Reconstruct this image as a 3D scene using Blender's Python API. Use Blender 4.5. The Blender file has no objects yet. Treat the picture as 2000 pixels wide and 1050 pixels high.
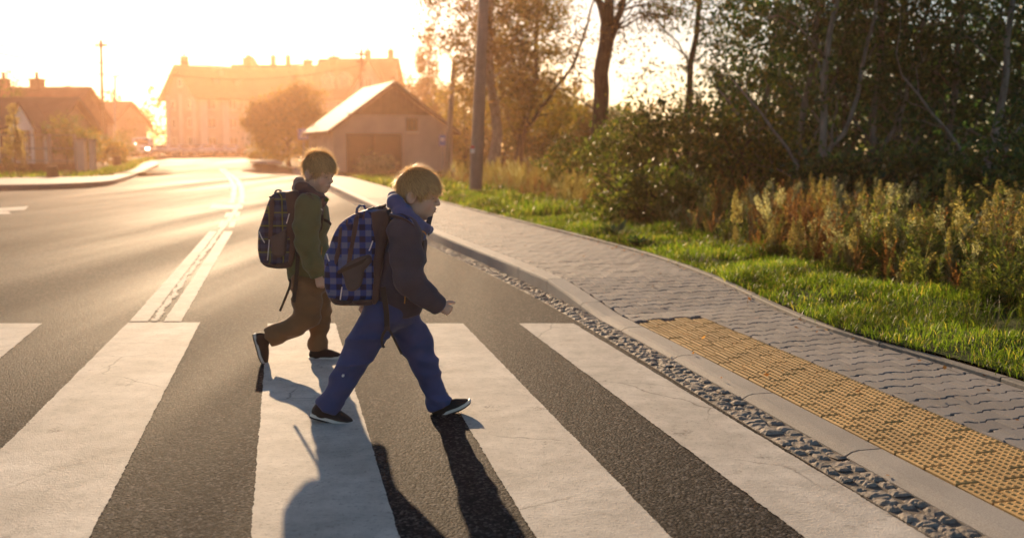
import bpy, bmesh, math, random
import numpy as np
from mathutils import Vector, Matrix, Euler
from mathutils.noise import noise as pnoise, fractal as pfractal

R = math.radians
rng = np.random.default_rng(7)
random.seed(7)
sc = bpy.context.scene
COL = sc.collection

# ------------------------------------------------------------------ camera
CAM_H = 1.25
FPX = 2000.0                      # focal length in pixels of the 2000 px wide photograph
PITCH = math.atan((525 - 294) / FPX)
cam_d = bpy.data.cameras.new('camera')
cam = bpy.data.objects.new('camera', cam_d)
COL.objects.link(cam)
cam_d.sensor_width = 36.0
cam_d.lens = 36.0
cam_d.clip_start = 0.05
cam_d.clip_end = 3000.0
cam.location = (0, 0, CAM_H)
cam.rotation_euler = (math.pi / 2 - PITCH, 0, 0)
cam_d.dof.use_dof = True
cam_d.dof.focus_distance = 4.75
cam_d.dof.aperture_fstop = 2.2
sc.camera = cam

# ------------------------------------------------------------------ light
SUN_AZ = R(15.0)                  # to the left of the camera's axis
SUN_EL = R(13.0)
world = bpy.data.worlds.new('World')
sc.world = world
world.use_nodes = True
wn = world.node_tree.nodes
wl = world.node_tree.links
bg = wn['Background']
skyt = wn.new('ShaderNodeTexSky')
skyt.sky_type = 'NISHITA'
skyt.sun_disc = False
skyt.sun_elevation = SUN_EL
skyt.sun_rotation = -SUN_AZ
skyt.altitude = 100
skyt.air_density = 1.0
skyt.dust_density = 0.5
skyt.ozone_density = 1.6
wl.new(skyt.outputs[0], bg.inputs[0])
bg.inputs[1].default_value = 0.065

sun_d = bpy.data.lights.new('sun', 'SUN')
sun_d.energy = 5.0
sun_d.angle = R(0.55)
sun_d.color = (1.0, 0.71, 0.43)
sun = bpy.data.objects.new('sun', sun_d)
COL.objects.link(sun)
SUN_DIR = Vector((-math.sin(SUN_AZ) * math.cos(SUN_EL), math.cos(SUN_AZ) * math.cos(SUN_EL), math.sin(SUN_EL)))
sun.rotation_euler = SUN_DIR.to_track_quat('Z', 'Y').to_euler()
sun.location = (-20, 60, 30)

sc.view_settings.view_transform = 'Standard'
sc.view_settings.look = 'None'
sc.view_settings.exposure = 1.0
sc.view_settings.gamma = 1.0
sc.render.engine = 'CYCLES'
sc.cycles.use_denoising = True
sc.cycles.max_bounces = 6
sc.cycles.diffuse_bounces = 3
sc.cycles.glossy_bounces = 2
sc.cycles.transmission_bounces = 3
sc.cycles.transparent_max_bounces = 4
sc.cycles.volume_bounces = 1
sc.cycles.sample_clamp_indirect = 6.0

# ------------------------------------------------------------------ measuring helpers
_cp, _sp = math.cos(PITCH), math.sin(PITCH)


def ray(px, py):
    a, b = (px - 1000) / FPX, (525 - py) / FPX
    return Vector((a, _cp + b * _sp, -_sp + b * _cp))


def T(y):
    """the street climbs a little towards the far bend"""
    t = min(1.0, max(0.0, (y - 50.0) / 70.0))
    return 0.6 * t * t * (3 - 2 * t)


def gp(px, py, z=0.0):
    """a point of the ground (plus z) seen at a pixel of the photograph"""
    d = ray(px, py)
    t = (z - CAM_H) / d.z if d.z < -1e-6 else 400.0
    for _ in range(30):
        zz = T(t * d.y) + z
        if d.z >= -1e-6:
            t = 140.0
            break
        t2 = (zz - CAM_H) / d.z
        t = 0.5 * t + 0.5 * t2
    return Vector((d.x * t, d.y * t, z + T(d.y * t)))


def vp(px, py, Y):
    """a point at depth Y seen at a pixel of the photograph"""
    d = ray(px, py)
    t = Y / d.y
    return Vector((d.x * t, Y, CAM_H + d.z * t))


# ------------------------------------------------------------------ object helpers
def tag(o, label=None, cat=None, group=None, kind=None):
    if label:
        o['label'] = label
    if cat:
        o['category'] = cat
    if group:
        o['group'] = group
    if kind:
        o['kind'] = kind
    return o


def empty(name, loc=(0, 0, 0), rz=0.0):
    o = bpy.data.objects.new(name, None)
    o.empty_display_size = 0.2
    COL.objects.link(o)
    o.location = loc
    o.rotation_euler = (0, 0, rz)
    return o


def link(name, me, mat=None, parent=None, loc=None):
    if mat is not None:
        ms = mat if isinstance(mat, (list, tuple)) else [mat]
        if len(me.materials) == 0:
            for m in ms:
                me.materials.append(m)
    o = bpy.data.objects.new(name, me)
    COL.objects.link(o)
    if parent is not None:
        o.parent = parent
    if loc is not None:
        o.location = loc
    return o


def np_mesh(name, V, F, smooth=False, matidx=None):
    """V (n,3); F (m,3) or (m,4) index arrays"""
    V = np.asarray(V, dtype=np.float32)
    F = np.asarray(F, dtype=np.int32)
    me = bpy.data.meshes.new(name)
    k = F.shape[1]
    me.vertices.add(len(V))
    me.vertices.foreach_set('co', V.ravel())
    me.loops.add(F.size)
    me.loops.foreach_set('vertex_index', F.ravel())
    me.polygons.add(len(F))
    me.polygons.foreach_set('loop_start', np.arange(0, F.size, k, dtype=np.int32))
    me.polygons.foreach_set('loop_total', np.full(len(F), k, dtype=np.int32))
    if matidx is not None:
        me.polygons.foreach_set('material_index', np.asarray(matidx, dtype=np.int32))
    me.update(calc_edges=True)
    if smooth:
        me.polygons.foreach_set('use_smooth', np.ones(len(F), dtype=bool))
    me.validate()
    return me


class MB:
    """collects shapes of one part"""

    def __init__(self):
        self.v, self.f, self.m = [], [], []

    def add(self, vs, fs, mi=0):
        b = len(self.v)
        self.v.extend([tuple(p) for p in vs])
        for f in fs:
            self.f.append(tuple(i + b for i in f))
            self.m.append(mi)
        return self

    def box(self, lo, hi, mi=0, M=None):
        x0, y0, z0 = lo
        x1, y1, z1 = hi
        vs = [Vector(p) for p in ((x0, y0, z0), (x1, y0, z0), (x1, y1, z0), (x0, y1, z0), (x0, y0, z1), (x1, y0, z1), (x1, y1, z1), (x0, y1, z1))]
        if M is not None:
            vs = [M @ p for p in vs]
        return self.add(vs, [(0, 3, 2, 1), (4, 5, 6, 7), (0, 1, 5, 4), (1, 2, 6, 5), (2, 3, 7, 6), (3, 0, 4, 7)], mi)

    def prism(self, pts, h0, h1, axis='z', mi=0, M=None):
        """polygon pts (a,b) pulled along an axis"""
        n = len(pts)
        vs = []
        for h in (h0, h1):
            for a, b in pts:
                p = {'z': (a, b, h), 'y': (a, h, b), 'x': (h, a, b)}[axis]
                vs.append(M @ Vector(p) if M is not None else Vector(p))
        fs = [tuple(range(n)), tuple(range(2 * n - 1, n - 1, -1))]
        fs += [(i, (i + 1) % n, n + (i + 1) % n, n + i) for i in range(n)]
        return self.add(vs, fs, mi)

    def tube(self, pts, rad, sides=6, mi=0, cap=True, flat=None):
        pts = [Vector(p) for p in pts]
        n = len(pts)
        rs = rad if isinstance(rad, (list, tuple)) else [rad] * n
        vs = []
        prev = None
        for i, p in enumerate(pts):
            t = (pts[min(i + 1, n - 1)] - pts[max(i - 1, 0)]).normalized()
            if prev is None:
                a = Vector((0, 0, 1)) if abs(t.z) < 0.9 else Vector((1, 0, 0))
                u = t.cross(a).normalized()
            else:
                u = (prev - t * prev.dot(t)).normalized()
            prev = u
            w = t.cross(u)
            for k in range(sides):
                an = 2 * math.pi * k / sides
                vs.append(p + (u * math.cos(an) + w * math.sin(an)) * rs[i])
        fs = []
        for i in range(n - 1):
            for k in range(sides):
                a, b = i * sides + k, i * sides + (k + 1) % sides
                fs.append((a, b, b + sides, a + sides))
        if cap:
            fs.append(tuple(range(sides - 1, -1, -1)))
            fs.append(tuple(range((n - 1) * sides, n * sides)))
        return self.add(vs, fs, mi)

    def ribbon(self, pts, wdir, w, th, mi=0):
        """a flat strap of width w (along wdir) and thickness th through pts"""
        pts = [Vector(p) for p in pts]
        n = len(pts)
        vs = []
        for i, p in enumerate(pts):
            t = (pts[min(i + 1, n - 1)] - pts[max(i - 1, 0)]).normalized()
            wd = Vector(wdir[i]) if isinstance(wdir, list) else Vector(wdir)
            wd = (wd - t * wd.dot(t)).normalized()
            nn = t.cross(wd).normalized()
            for a, b in ((-1, -1), (1, -1), (1, 1), (-1, 1)):
                vs.append(p + wd * (a * w / 2) + nn * (b * th / 2))
        fs = []
        for i in range(n - 1):
            for k in range(4):
                a, b = i * 4 + k, i * 4 + (k + 1) % 4
                fs.append((a, b, b + 4, a + 4))
        fs.append((3, 2, 1, 0))
        e = (n - 1) * 4
        fs.append((e, e + 1, e + 2, e + 3))
        return self.add(vs, fs, mi)

    def mesh(self, name, smooth=False, bevel=0.0):
        me = bpy.data.meshes.new(name)
        me.from_pydata(self.v, [], self.f)
        if any(self.m):
            me.polygons.foreach_set('material_index', self.m)
        bm = bmesh.new()
        bm.from_mesh(me)
        bmesh.ops.recalc_face_normals(bm, faces=bm.faces)
        if bevel > 0:
            es = [e for e in bm.edges if len(e.link_faces) == 2 and e.calc_face_angle() > 0.6]
            bmesh.ops.bevel(bm, geom=es, offset=bevel, segments=2, affect='EDGES', profile=0.5)
        bm.to_mesh(me)
        bm.free()
        if smooth:
            me.polygons.foreach_set('use_smooth', [True] * len(me.polygons))
        me.update()
        return me

    def build(self, name, mat, parent=None, smooth=False, bevel=0.0):
        return link(name, self.mesh(name, smooth, bevel), mat, parent)


def autosmooth(o, angle=40):
    me = o.data
    me.polygons.foreach_set('use_smooth', [True] * len(me.polygons))
    bm = bmesh.new()
    bm.from_mesh(me)
    for e in bm.edges:
        if len(e.link_faces) == 2 and e.calc_face_angle() > R(angle):
            e.smooth = False
    bm.to_mesh(me)
    bm.free()
    return o


def copy_tree(o, parent=None):
    c = o.copy()
    COL.objects.link(c)
    if parent is not None:
        c.parent = parent
    for ch in o.children:
        copy_tree(ch, c)
    return c


# ------------------------------------------------------------------ materials
class NT:
    def __init__(self, name, rough=0.8, spec=0.3, metal=0.0):
        self.mat = bpy.data.materials.new(name)
        self.mat.use_nodes = True
        self.t = self.mat.node_tree
        self.n = self.t.nodes
        self.l = self.t.links
        self.p = self.n['Principled BSDF']
        self.out = self.n['Material Output']
        self.p.inputs['Roughness'].default_value = rough
        self.p.inputs['Specular IOR Level'].default_value = spec
        self.p.inputs['Metallic'].default_value = metal
        self._c = None

    def co(self, kind='Object'):
        if self._c is None:
            self._c = self.n.new('ShaderNodeTexCoord')
        return self._c.outputs[kind]

    def pos(self):
        g = self.n.new('ShaderNodeNewGeometry')
        return g.outputs['Position']

    def island(self):
        g = self.n.new('ShaderNodeNewGeometry')
        return g.outputs['Random Per Island']

    def objrand(self):
        g = self.n.new('ShaderNodeObjectInfo')
        return g.outputs['Random']

    def map(self, vec, scale=(1, 1, 1), rot=(0, 0, 0)):
        m = self.n.new('ShaderNodeMapping')
        m.inputs['Scale'].default_value = scale
        m.inputs['Rotation'].default_value = rot
        self.l.new(vec, m.inputs[0])
        return m.outputs[0]

    def noise(self, vec, scale, detail=4, rough=0.55, dist=0.0):
        x = self.n.new('ShaderNodeTexNoise')
        x.inputs['Scale'].default_value = scale
        x.inputs['Detail'].default_value = detail
        x.inputs['Roughness'].default_value = rough
        x.inputs['Distortion'].default_value = dist
        self.l.new(vec, x.inputs['Vector'])
        return x.outputs[0]

    def voro(self, vec, scale, feature='F1', rnd=1.0, out='Distance'):
        x = self.n.new('ShaderNodeTexVoronoi')
        x.feature = feature
        x.inputs['Scale'].default_value = scale
        x.inputs['Randomness'].default_value = rnd
        self.l.new(vec, x.inputs['Vector'])
        return x.outputs[out]

    def ramp(self, fac, stops, interp='LINEAR'):
        x = self.n.new('ShaderNodeValToRGB')
        x.color_ramp.interpolation = interp
        e = x.color_ramp.elements
        while len(e) < len(stops):
            e.new(0.5)
        for i, (p, c) in enumerate(stops):
            e[i].position = p
            e[i].color = (*c, 1) if not isinstance(c, (int, float)) else (c, c, c, 1)
        self.l.new(fac, x.inputs[0])
        return x.outputs[0]

    def mix(self, fac, a, b, mode='MIX'):
        x = self.n.new('ShaderNodeMix')
        x.data_type = 'RGBA'
        x.blend_type = mode
        for val, i in ((fac, 0), (a, 6), (b, 7)):
            if isinstance(val, (int, float)):
                x.inputs[i].default_value = val if i == 0 else (val, val, val, 1)
            elif isinstance(val, tuple):
                x.inputs[i].default_value = (*val, 1)
            else:
                self.l.new(val, x.inputs[i])
        return x.outputs[2]

    def math(self, op, a, b=0.0, c=None):
        x = self.n.new('ShaderNodeMath')
        x.operation = op
        for i, v in enumerate((a, b) if c is None else (a, b, c)):
            if isinstance(v, (int, float)):
                x.inputs[i].default_value = v
            else:
                self.l.new(v, x.inputs[i])
        return x.outputs[0]

    def sep(self, vec):
        x = self.n.new('ShaderNodeSeparateXYZ')
        self.l.new(vec, x.inputs[0])
        return x.outputs

    def color(self, c):
        if isinstance(c, tuple):
            self.p.inputs['Base Color'].default_value = (*c, 1)
        else:
            self.l.new(c, self.p.inputs['Base Color'])
        return self

    def rough(self, r):
        if isinstance(r, (int, float)):
            self.p.inputs['Roughness'].default_value = r
        else:
            self.l.new(r, self.p.inputs['Roughness'])
        return self

    def bump(self, h, strength=0.5, dist=0.01, prev=None):
        b = self.n.new('ShaderNodeBump')
        b.inputs['Strength'].default_value = strength
        b.inputs['Distance'].default_value = dist
        self.l.new(h, b.inputs['Height'])
        if prev is not None:
            self.l.new(prev, b.inputs['Normal'])
        self.l.new(b.outputs[0], self.p.inputs['Normal'])
        return b.outputs[0]

    def translucent(self, fac, color):
        """leaf: part of the light goes through"""
        tr = self.n.new('ShaderNodeBsdfTranslucent')
        if isinstance(color, tuple):
            tr.inputs[0].default_value = (*color, 1)
        else:
            self.l.new(color, tr.inputs[0])
        mx = self.n.new('ShaderNodeMixShader')
        mx.inputs[0].default_value = fac
        self.l.new(self.p.outputs[0], mx.inputs[1])
        self.l.new(tr.outputs[0], mx.inputs[2])
        self.l.new(mx.outputs[0], self.out.inputs[0])
        return self


def plain(name, c, rough=0.8, spec=0.3, metal=0.0, var=0.12, scale=6.0, bump=0.0, bscale=60.0):
    m = NT(name, rough, spec, metal)
    f = m.noise(m.co(), scale, 5)
    lo = tuple(x * (1 - var) for x in c)
    hi = tuple(min(1, x * (1 + var)) for x in c)
    m.color(m.ramp(f, [(0.3, lo), (0.7, hi)]))
    if bump:
        m.bump(m.noise(m.co(), bscale, 3), bump, 0.004)
    return m.mat
# ------------------------------------------------------------------ the lines of the street
def catmull(P, step):
    P = [np.array(p, float) for p in P]
    P = [2 * P[0] - P[1]] + P + [2 * P[-1] - P[-2]]
    out = []
    for i in range(1, len(P) - 2):
        L = np.linalg.norm(P[i + 1] - P[i])
        n = max(2, int(L / 0.1))
        for k in range(n):
            t = k / n
            a, b, c, d = P[i - 1], P[i], P[i + 1], P[i + 2]
            out.append(0.5 * ((2 * b) + (c - a) * t + (2 * a - 5 * b + 4 * c - d) * t * t + (-a + 3 * b - 3 * c + d) * t ** 3))
    out.append(P[-2])
    out = np.array(out)
    seg = np.linalg.norm(np.diff(out, axis=0), axis=1)
    s = np.concatenate([[0], np.cumsum(seg)])
    q = np.arange(0, s[-1], step)
    return np.stack([np.interp(q, s, out[:, k]) for k in range(out.shape[1])], 1)


# foot of the right-hand kerb, near to far, then round the far bend to the left
KERB_P = [(2.40, -1.0), (1.96, 1.2), (1.378, 4.01), (0.655, 7.48), (0.0, 10.16), (-1.23, 14.7), (-3.55, 24.0), (-6.1, 34.2), (-10.4, 51.0), (-15.4, 69.0)]
KERB = catmull(KERB_P, 0.1)
_ks = np.arange(len(KERB)) * 0.1
_kt = np.gradient(KERB, axis=0)
_kt /= np.linalg.norm(_kt, axis=1)[:, None]


def kf(s, v=0.0):
    """point at arc length s along the kerb, v metres to its right, and the heading there"""
    x = np.interp(s, _ks, KERB[:, 0])
    y = np.interp(s, _ks, KERB[:, 1])
    tx = np.interp(s, _ks, _kt[:, 0])
    ty = np.interp(s, _ks, _kt[:, 1])
    return x + ty * v, y - tx * v, math.atan2(-tx, ty)


def sstep(a, b, x):
    t = min(1.0, max(0.0, (x - a) / (b - a)))
    return t * t * (3 - 2 * t)


S_DROP0 = float(_ks[np.argmin(np.abs(KERB[:, 1] - 7.55))])
S_DROP1 = float(_ks[np.argmin(np.abs(KERB[:, 1] - 9.0))])


def kerb_h(s):
    return 0.030 + 0.095 * min(1, max(0, (s - S_DROP0) / (S_DROP1 - S_DROP0)))


EDGE_PX = [(2250, 842), (1995, 752), (1850, 706), (1640, 650), (1470, 580), (1290, 510), (1150, 470), (1000, 432), (870, 398), (790, 375)]
EDGE = catmull([tuple(gp(x, y, 0.09))[:2] for x, y in EDGE_PX], 0.1)


def edge_v(s):
    """width of the pavement at arc length s: distance from the kerb to the edging"""
    x, y, a = kf(s)
    d = (EDGE[:, 0] - x) * (-math.sin(a)) + (EDGE[:, 1] - y) * math.cos(a)
    i = int(np.argmin(np.abs(d)))
    return float((EDGE[i, 0] - x) * math.cos(a) + (EDGE[i, 1] - y) * math.sin(a))


_es = np.arange(0, 26, 0.2)
_ev = np.array([edge_v(s) for s in _es])
_ev = np.convolve(np.pad(_ev, 3, mode='edge'), np.ones(7) / 7, 'valid')


def pave_w(s):
    return float(np.interp(s, _es, _ev))


def pave_z(s, v):
    h = kerb_h(s)
    return h + min(1, max(0, v) / 1.6) * (0.105 - h) * 0.75


# ------------------------------------------------------------------ materials of the street
def mat_asphalt():
    m = NT('asphalt', 0.7, 0.035)
    p = m.pos()
    big = m.noise(p, 0.35, 4)
    fine = m.voro(p, 95.0)
    fine2 = m.noise(p, 260.0, 2)
    patch = m.ramp(big, [(0.3, (0.029, 0.0275, 0.027)), (0.7, (0.045, 0.042, 0.040))])
    grain = m.ramp(m.voro(p, 95.0, out='Color'), [(0.2, (0.20, 0.20, 0.20)), (0.6, (0.85, 0.83, 0.81)), (0.92, (4.4, 4.2, 3.9))])
    m.color(m.mix(0.85, patch, grain, 'MULTIPLY'))
    lane = m.ramp(m.noise(m.map(p, (1.0, 0.09, 1), (0, 0, R(-13))), 1.6, 4, .6), [(0.3, 0.72), (0.5, 1.0), (0.72, 1.25)])
    pat = m.ramp(m.voro(p, 0.22, out='Color'), [(0.2, 0.86), (0.8, 1.1)])
    m.color(m.mix(1.0, m.mix(1.0, m.mix(0.85, patch, grain, 'MULTIPLY'), lane, 'MULTIPLY'), pat, 'MULTIPLY'))
    trk = m.noise(m.map(p, (1.0, 0.06, 1), (0, 0, R(-14))), 0.8, 3)
    m.rough(m.ramp(trk, [(0.3, 0.68), (0.7, 0.88)]))
    h = m.math('ADD', m.math('MULTIPLY', fine, -1.0), m.math('MULTIPLY', fine2, 0.6))
    b1 = m.bump(h, 0.55, 0.006)
    m.bump(m.noise(p, 22.0, 3), 0.25, 0.01, b1)
    return m.mat


def mat_paint():
    m = NT('road_paint', 0.8, 0.12)
    p = m.pos()
    base = m.ramp(m.noise(p, 2.2, 5), [(0.3, (0.50, 0.46, 0.40)), (0.7, (0.68, 0.635, 0.56))])
    speck = m.ramp(m.noise(p, 55.0, 4, 0.7), [(0.34, 0.62), (0.44, 1.0)])
    c = m.mix(0.8, base, speck, 'MULTIPLY')
    # thin cracks through the paint
    nz = m.n.new('ShaderNodeTexNoise')
    nz.inputs['Scale'].default_value = 5.0
    nz.inputs['Detail'].default_value = 4
    m.l.new(p, nz.inputs['Vector'])
    wv = m.mix(0.10, p, nz.outputs[1], 'ADD')
    cr = m.voro(wv, 0.9, 'DISTANCE_TO_EDGE')
    crk = m.ramp(cr, [(0.0, 0.45), (0.003, 0.7), (0.005, 1.0)])
    msk = m.ramp(m.noise(p, 1.1, 2), [(0.50, 0.0), (0.58, 1.0)])
    c = m.mix(msk, c, m.mix(1.0, c, crk, 'MULTIPLY'))
    drt = m.ramp(m.noise(p, 9.0, 6, 0.7), [(0.40, 1.0), (0.72, 0.60)])
    c = m.mix(0.7, c, drt, 'MULTIPLY')
    wear = m.math('MULTIPLY', m.ramp(m.noise(p, 3.2, 7, 0.72), [(0.60, 0.0), (0.68, 1.0)]), m.ramp(m.noise(p, 60.0, 3, 0.7), [(0.42, 0.0), (0.55, 1.0)]))
    c = m.mix(m.math('MULTIPLY', wear, 0.75), c, (0.075, 0.068, 0.06))
    tyre = m.ramp(m.noise(m.map(p, (1.0, 0.10, 1), (0, 0, R(-13))), 2.3, 4, .6), [(0.35, 0.80), (0.6, 1.0)])
    c = m.mix(0.8, c, tyre, 'MULTIPLY')
    m.color(c)
    h = m.noise(m.map(p, (1, 2.6, 1), (0, 0, R(-8))), 34.0, 5, 0.65)
    b = m.bump(h, 0.55, 0.006)
    m.bump(m.voro(p, 150.0), 0.28, 0.004, b)
    return m.mat


def mat_stone(name, c0, c1, sc_=40.0, bump=0.5, rough=0.8, orand=0.18):
    m = NT(name, rough, 0.3)
    p = m.pos()
    f = m.noise(p, sc_, 6, 0.7)
    col = m.ramp(f, [(0.3, c0), (0.7, c1)])
    r = m.ramp(m.objrand(), [(0, 1 - orand), (1, 1 + orand)])
    col = m.mix(1.0, col, r, 'MULTIPLY')
    st = m.ramp(m.noise(p, 1.7, 5, 0.6), [(0.42, 1.0), (0.72, 0.62)])
    col = m.mix(0.6, col, st, 'MULTIPLY')
    m.color(col)
    m.bump(m.noise(p, sc_ * 3, 4, 0.7), bump, 0.003)
    return m.mat


M = {}
M['asphalt'] = mat_asphalt()
M['paint'] = mat_paint()
M['kerb'] = mat_stone('kerb_concrete', (0.22, 0.20, 0.18), (0.46, 0.43, 0.39), 190.0, 1.0, orand=0.07)
M['granite'] = mat_stone('granite', (0.15, 0.125, 0.10), (0.38, 0.325, 0.265), 55.0, 1.0)
M['paver'] = mat_stone('grey_paver', (0.185, 0.170, 0.160), (0.255, 0.24, 0.225), 90.0, 0.35, orand=0.14)
M['yellow'] = mat_stone('yellow_tactile', (0.46, 0.280, 0.095), (0.60, 0.375, 0.14), 70.0, 0.3, orand=0.10)
M['edging'] = mat_stone('edging_concrete', (0.16, 0.15, 0.13), (0.27, 0.25, 0.22), 40.0, 0.6)
M['joint'] = mat_stone('joint_sand', (0.06, 0.052, 0.045), (0.11, 0.095, 0.08), 60.0, 0.6)
M['soil'] = mat_stone('soil', (0.045, 0.034, 0.022), (0.09, 0.07, 0.045), 8.0, 0.9)
M['flagstone'] = mat_stone('flagstone', (0.26, 0.24, 0.22), (0.36, 0.34, 0.31), 20.0, 0.4)


def mat_ground():
    m = NT('ground_turf', 0.95, 0.1)
    p = m.pos()
    f = m.noise(p, 0.7, 6, 0.65)
    m.color(m.ramp(f, [(0.3, (0.030, 0.042, 0.012)), (0.5, (0.055, 0.075, 0.020)), (0.75, (0.10, 0.105, 0.035))]))
    m.bump(m.noise(p, 12.0, 5, 0.7), 1.0, 0.05)
    return m.mat


M['turf'] = mat_ground()

# ------------------------------------------------------------------ ground: one sheet to the horizon
xs = np.concatenate([np.linspace(-900, -130, 12), np.linspace(-120, 60, 61), np.linspace(70, 900, 12)])
ys = np.concatenate([np.linspace(-200, -10, 8), np.linspace(-8, 180, 64), np.linspace(190, 1200, 14)])
X, Y = np.meshgrid(xs, ys)
Z = np.vectorize(T)(Y) - 0.05
V = np.stack([X.ravel(), Y.ravel(), Z.ravel()], 1)
nx = len(xs)
ii, jj = np.meshgrid(np.arange(len(ys) - 1), np.arange(nx - 1), indexing='ij')
a = (ii * nx + jj).ravel()
F = np.stack([a, a + 1, a + nx + 1, a + nx], 1)
o = link('ground', np_mesh('ground', V, F, True), M['turf'])
tag(o, 'wide grassy ground under the street and the gardens', 'ground', kind='structure')

# ------------------------------------------------------------------ road
L_KERB_PX = [(-400, 374), (-150, 374), (0, 372), (120, 369), (200, 364), (240, 355), (290, 335), (310, 322)]
LK = [tuple(gp(x, y))[:2] for x, y in L_KERB_PX]
LKERB = catmull(LK + [(LK[-1][0] - 4.5, LK[-1][1] + 9.0), (LK[-1][0] - 14, LK[-1][1] + 15), (LK[-1][0] - 40, LK[-1][1] + 19)], 0.5)
RFAR = [(-15.4, 69.0), (-20.5, 88.0), (-25.0, 104.0), (-29.0, 117.0), (-36.0, 127.0), (-50.0, 132.5), (-90.0, 136.0)]
RIGHT = [tuple(p) for p in KERB[::5]] + [tuple(p) for p in catmull(RFAR, 1.0)[1:]]


def road_mesh():
    """asphalt: rows across the street, cut to the kerbs; the side street opens to the left in front"""
    rows = []
    ry = np.array([p[1] for p in RIGHT])
    rx = np.array([p[0] for p in RIGHT])
    lx = LKERB[:, 0]
    ly = LKERB[:, 1]
    i0 = int(np.argmin(np.abs(lx + 45)))
    pts = [(-70, -3.0), (2.75, -3.0)] + [(x + 0.02, y) for x, y in zip(rx, ry)] + [(-110, 137)]
    back = [(float(x), float(y)) for x, y in LKERB[::-1]]
    poly = pts + back
    return poly


poly = road_mesh()
bm = bmesh.new()
vs = [bm.verts.new((x, y, 0)) for x, y in poly]
f = bm.faces.new(vs)
bmesh.ops.triangulate(bm, faces=[f])
for yy in list(np.arange(50, 136, 4.0)):
    g = bm.verts[:] + bm.edges[:] + bm.faces[:]
    bmesh.ops.bisect_plane(bm, geom=g, plane_co=(0, yy, 0), plane_no=(0, 1, 0))
for v in bm.verts:
    v.co.z = T(v.co.y)
bmesh.ops.recalc_face_normals(bm, faces=bm.faces)
me = bpy.data.meshes.new('road')
bm.to_mesh(me)
bm.free()
me.update()
if me.polygons[0].normal.z < 0:
    me.flip_normals()
road = link('road', me, M['asphalt'])
tag(road, 'grey asphalt street bending away to the left', 'road', kind='structure')


def worn_strip(ptsL, ptsR, z, jit=0.004, step=0.012):
    """painted sheet between two polylines with a worn, uneven outline"""
    def res(P, n):
        P = np.array(P, float)
        s = np.concatenate([[0], np.cumsum(np.linalg.norm(np.diff(P, axis=0), axis=1))])
        q = np.linspace(0, s[-1], n)
        return np.stack([np.interp(q, s, P[:, 0]), np.interp(q, s, P[:, 1])], 1)
    L = max(np.linalg.norm(np.diff(np.array(ptsL, float), axis=0), axis=1).sum(), 0.02)
    n = int(min(700, max(3, L / step)))
    A, B = res(ptsL, n), res(ptsR, n)
    w = (B - A) / np.maximum(np.linalg.norm(B - A, axis=1)[:, None], 1e-6)
    ja = rng.normal(0, jit, n) + np.convolve(rng.normal(0, jit * 3, n + 8), np.ones(9) / 9, 'valid')
    jb = rng.normal(0, jit, n) + np.convolve(rng.normal(0, jit * 3, n + 8), np.ones(9) / 9, 'valid')
    A = A + w * ja[:, None]
    B = B + w * jb[:, None]
    V = np.zeros((2 * n, 3))
    V[0::2, :2] = A
    V[1::2, :2] = B
    V[:, 2] = np.array([T(y) for y in V[:, 1]]) + z
    i = np.arange(n - 1) * 2
    return np_mesh('paint', V, np.stack([i, i + 1, i + 3, i + 2], 1))


def px_strip(name, left, right, z=0.004, jit=0.002):
    l = [tuple(gp(x, y))[:2] for x, y in left]
    r = [tuple(gp(x, y))[:2] for x, y in right]
    return link(name, worn_strip(l, r, z, jit), M['paint'], road)


def ext(p, q, k):
    """the ground line through two pixels, carried k times its length on towards the camera"""
    a, b = gp(*p), gp(*q)
    c = a + (b - a) * k
    return [tuple(a)[:2], tuple(c)[:2]]


ST = [((82, 632), (-62, 752), (-240, 632), (-560, 752)),
      ((391, 630), (175, 1050), (250, 630), (0, 880)),
      ((655, 632), (780, 1050), (523, 632), (490, 1050)),
      ((904, 632), (1312, 1050), (792, 632), (1046, 1050)),
      ((1120, 632), (1812, 1050), (1013, 632), (1572, 1050))]
for rt, rb, lt, lb in ST:
    def line(a, b):
        A, B = gp(*a), gp(*b)
        d = (B - A)
        k = (A.y - 1.9) / (A.y - B.y)
        C = A + d * k
        return [(A.x, A.y), (C.x, C.y)]
    link('crossing_stripe', worn_strip(line(lt, lb), line(rt, rb), 0.004, 0.0014), M['paint'], road)
# double centre line running to the crossing, with an old line between
px_strip('lane_line', [(253, 628), (409, 452)], [(289, 628), (424, 452)])
px_strip('lane_line', [(320, 628), (437, 452)], [(354, 628), (455, 452)])
px_strip('worn_lane_line', [(293, 628), (427, 452), (450, 420), (462, 398)], [(306, 628), (434, 452), (459, 420), (472, 398)], 0.006, 0.01)
# block marks and the cross mark beyond
px_strip('lane_mark', [(426, 444), (432, 431)], [(437, 444), (444, 431)])
px_strip('lane_mark', [(446, 444), (450, 431)], [(457, 444), (461, 431)])
px_strip('lane_mark', [(438, 424), (442, 415)], [(449, 424), (453, 415)])
px_strip('lane_mark', [(458, 424), (461, 414)], [(467, 424), (469, 414)])
px_strip('lane_mark', [(409, 408), (413, 400)], [(473, 408), (474, 400)])
# double line round the bend
px_strip('lane_line', [(446, 397), (452, 378), (453, 366), (449, 354), (441, 342), (428, 330)], [(458, 397), (462, 378), (462, 366), (457, 354), (446, 342), (432, 330)], jit=0.01)
px_strip('lane_line', [(466, 397), (468, 378), (467, 366), (461, 354), (449, 342), (434, 330)], [(477, 397), (478, 378), (476, 366), (470, 354), (455, 342), (438, 330)], jit=0.01)
# give-way marks of the side street
px_strip('lane_mark', [(-60, 410), (56, 403)], [(-60, 416), (48, 410)])
px_strip('lane_mark', [(-60, 414), (16, 413)], [(-60, 420), (22, 418)])

# ------------------------------------------------------------------ pavement bed
S0, S1 = 0.0, 31.5


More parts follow.
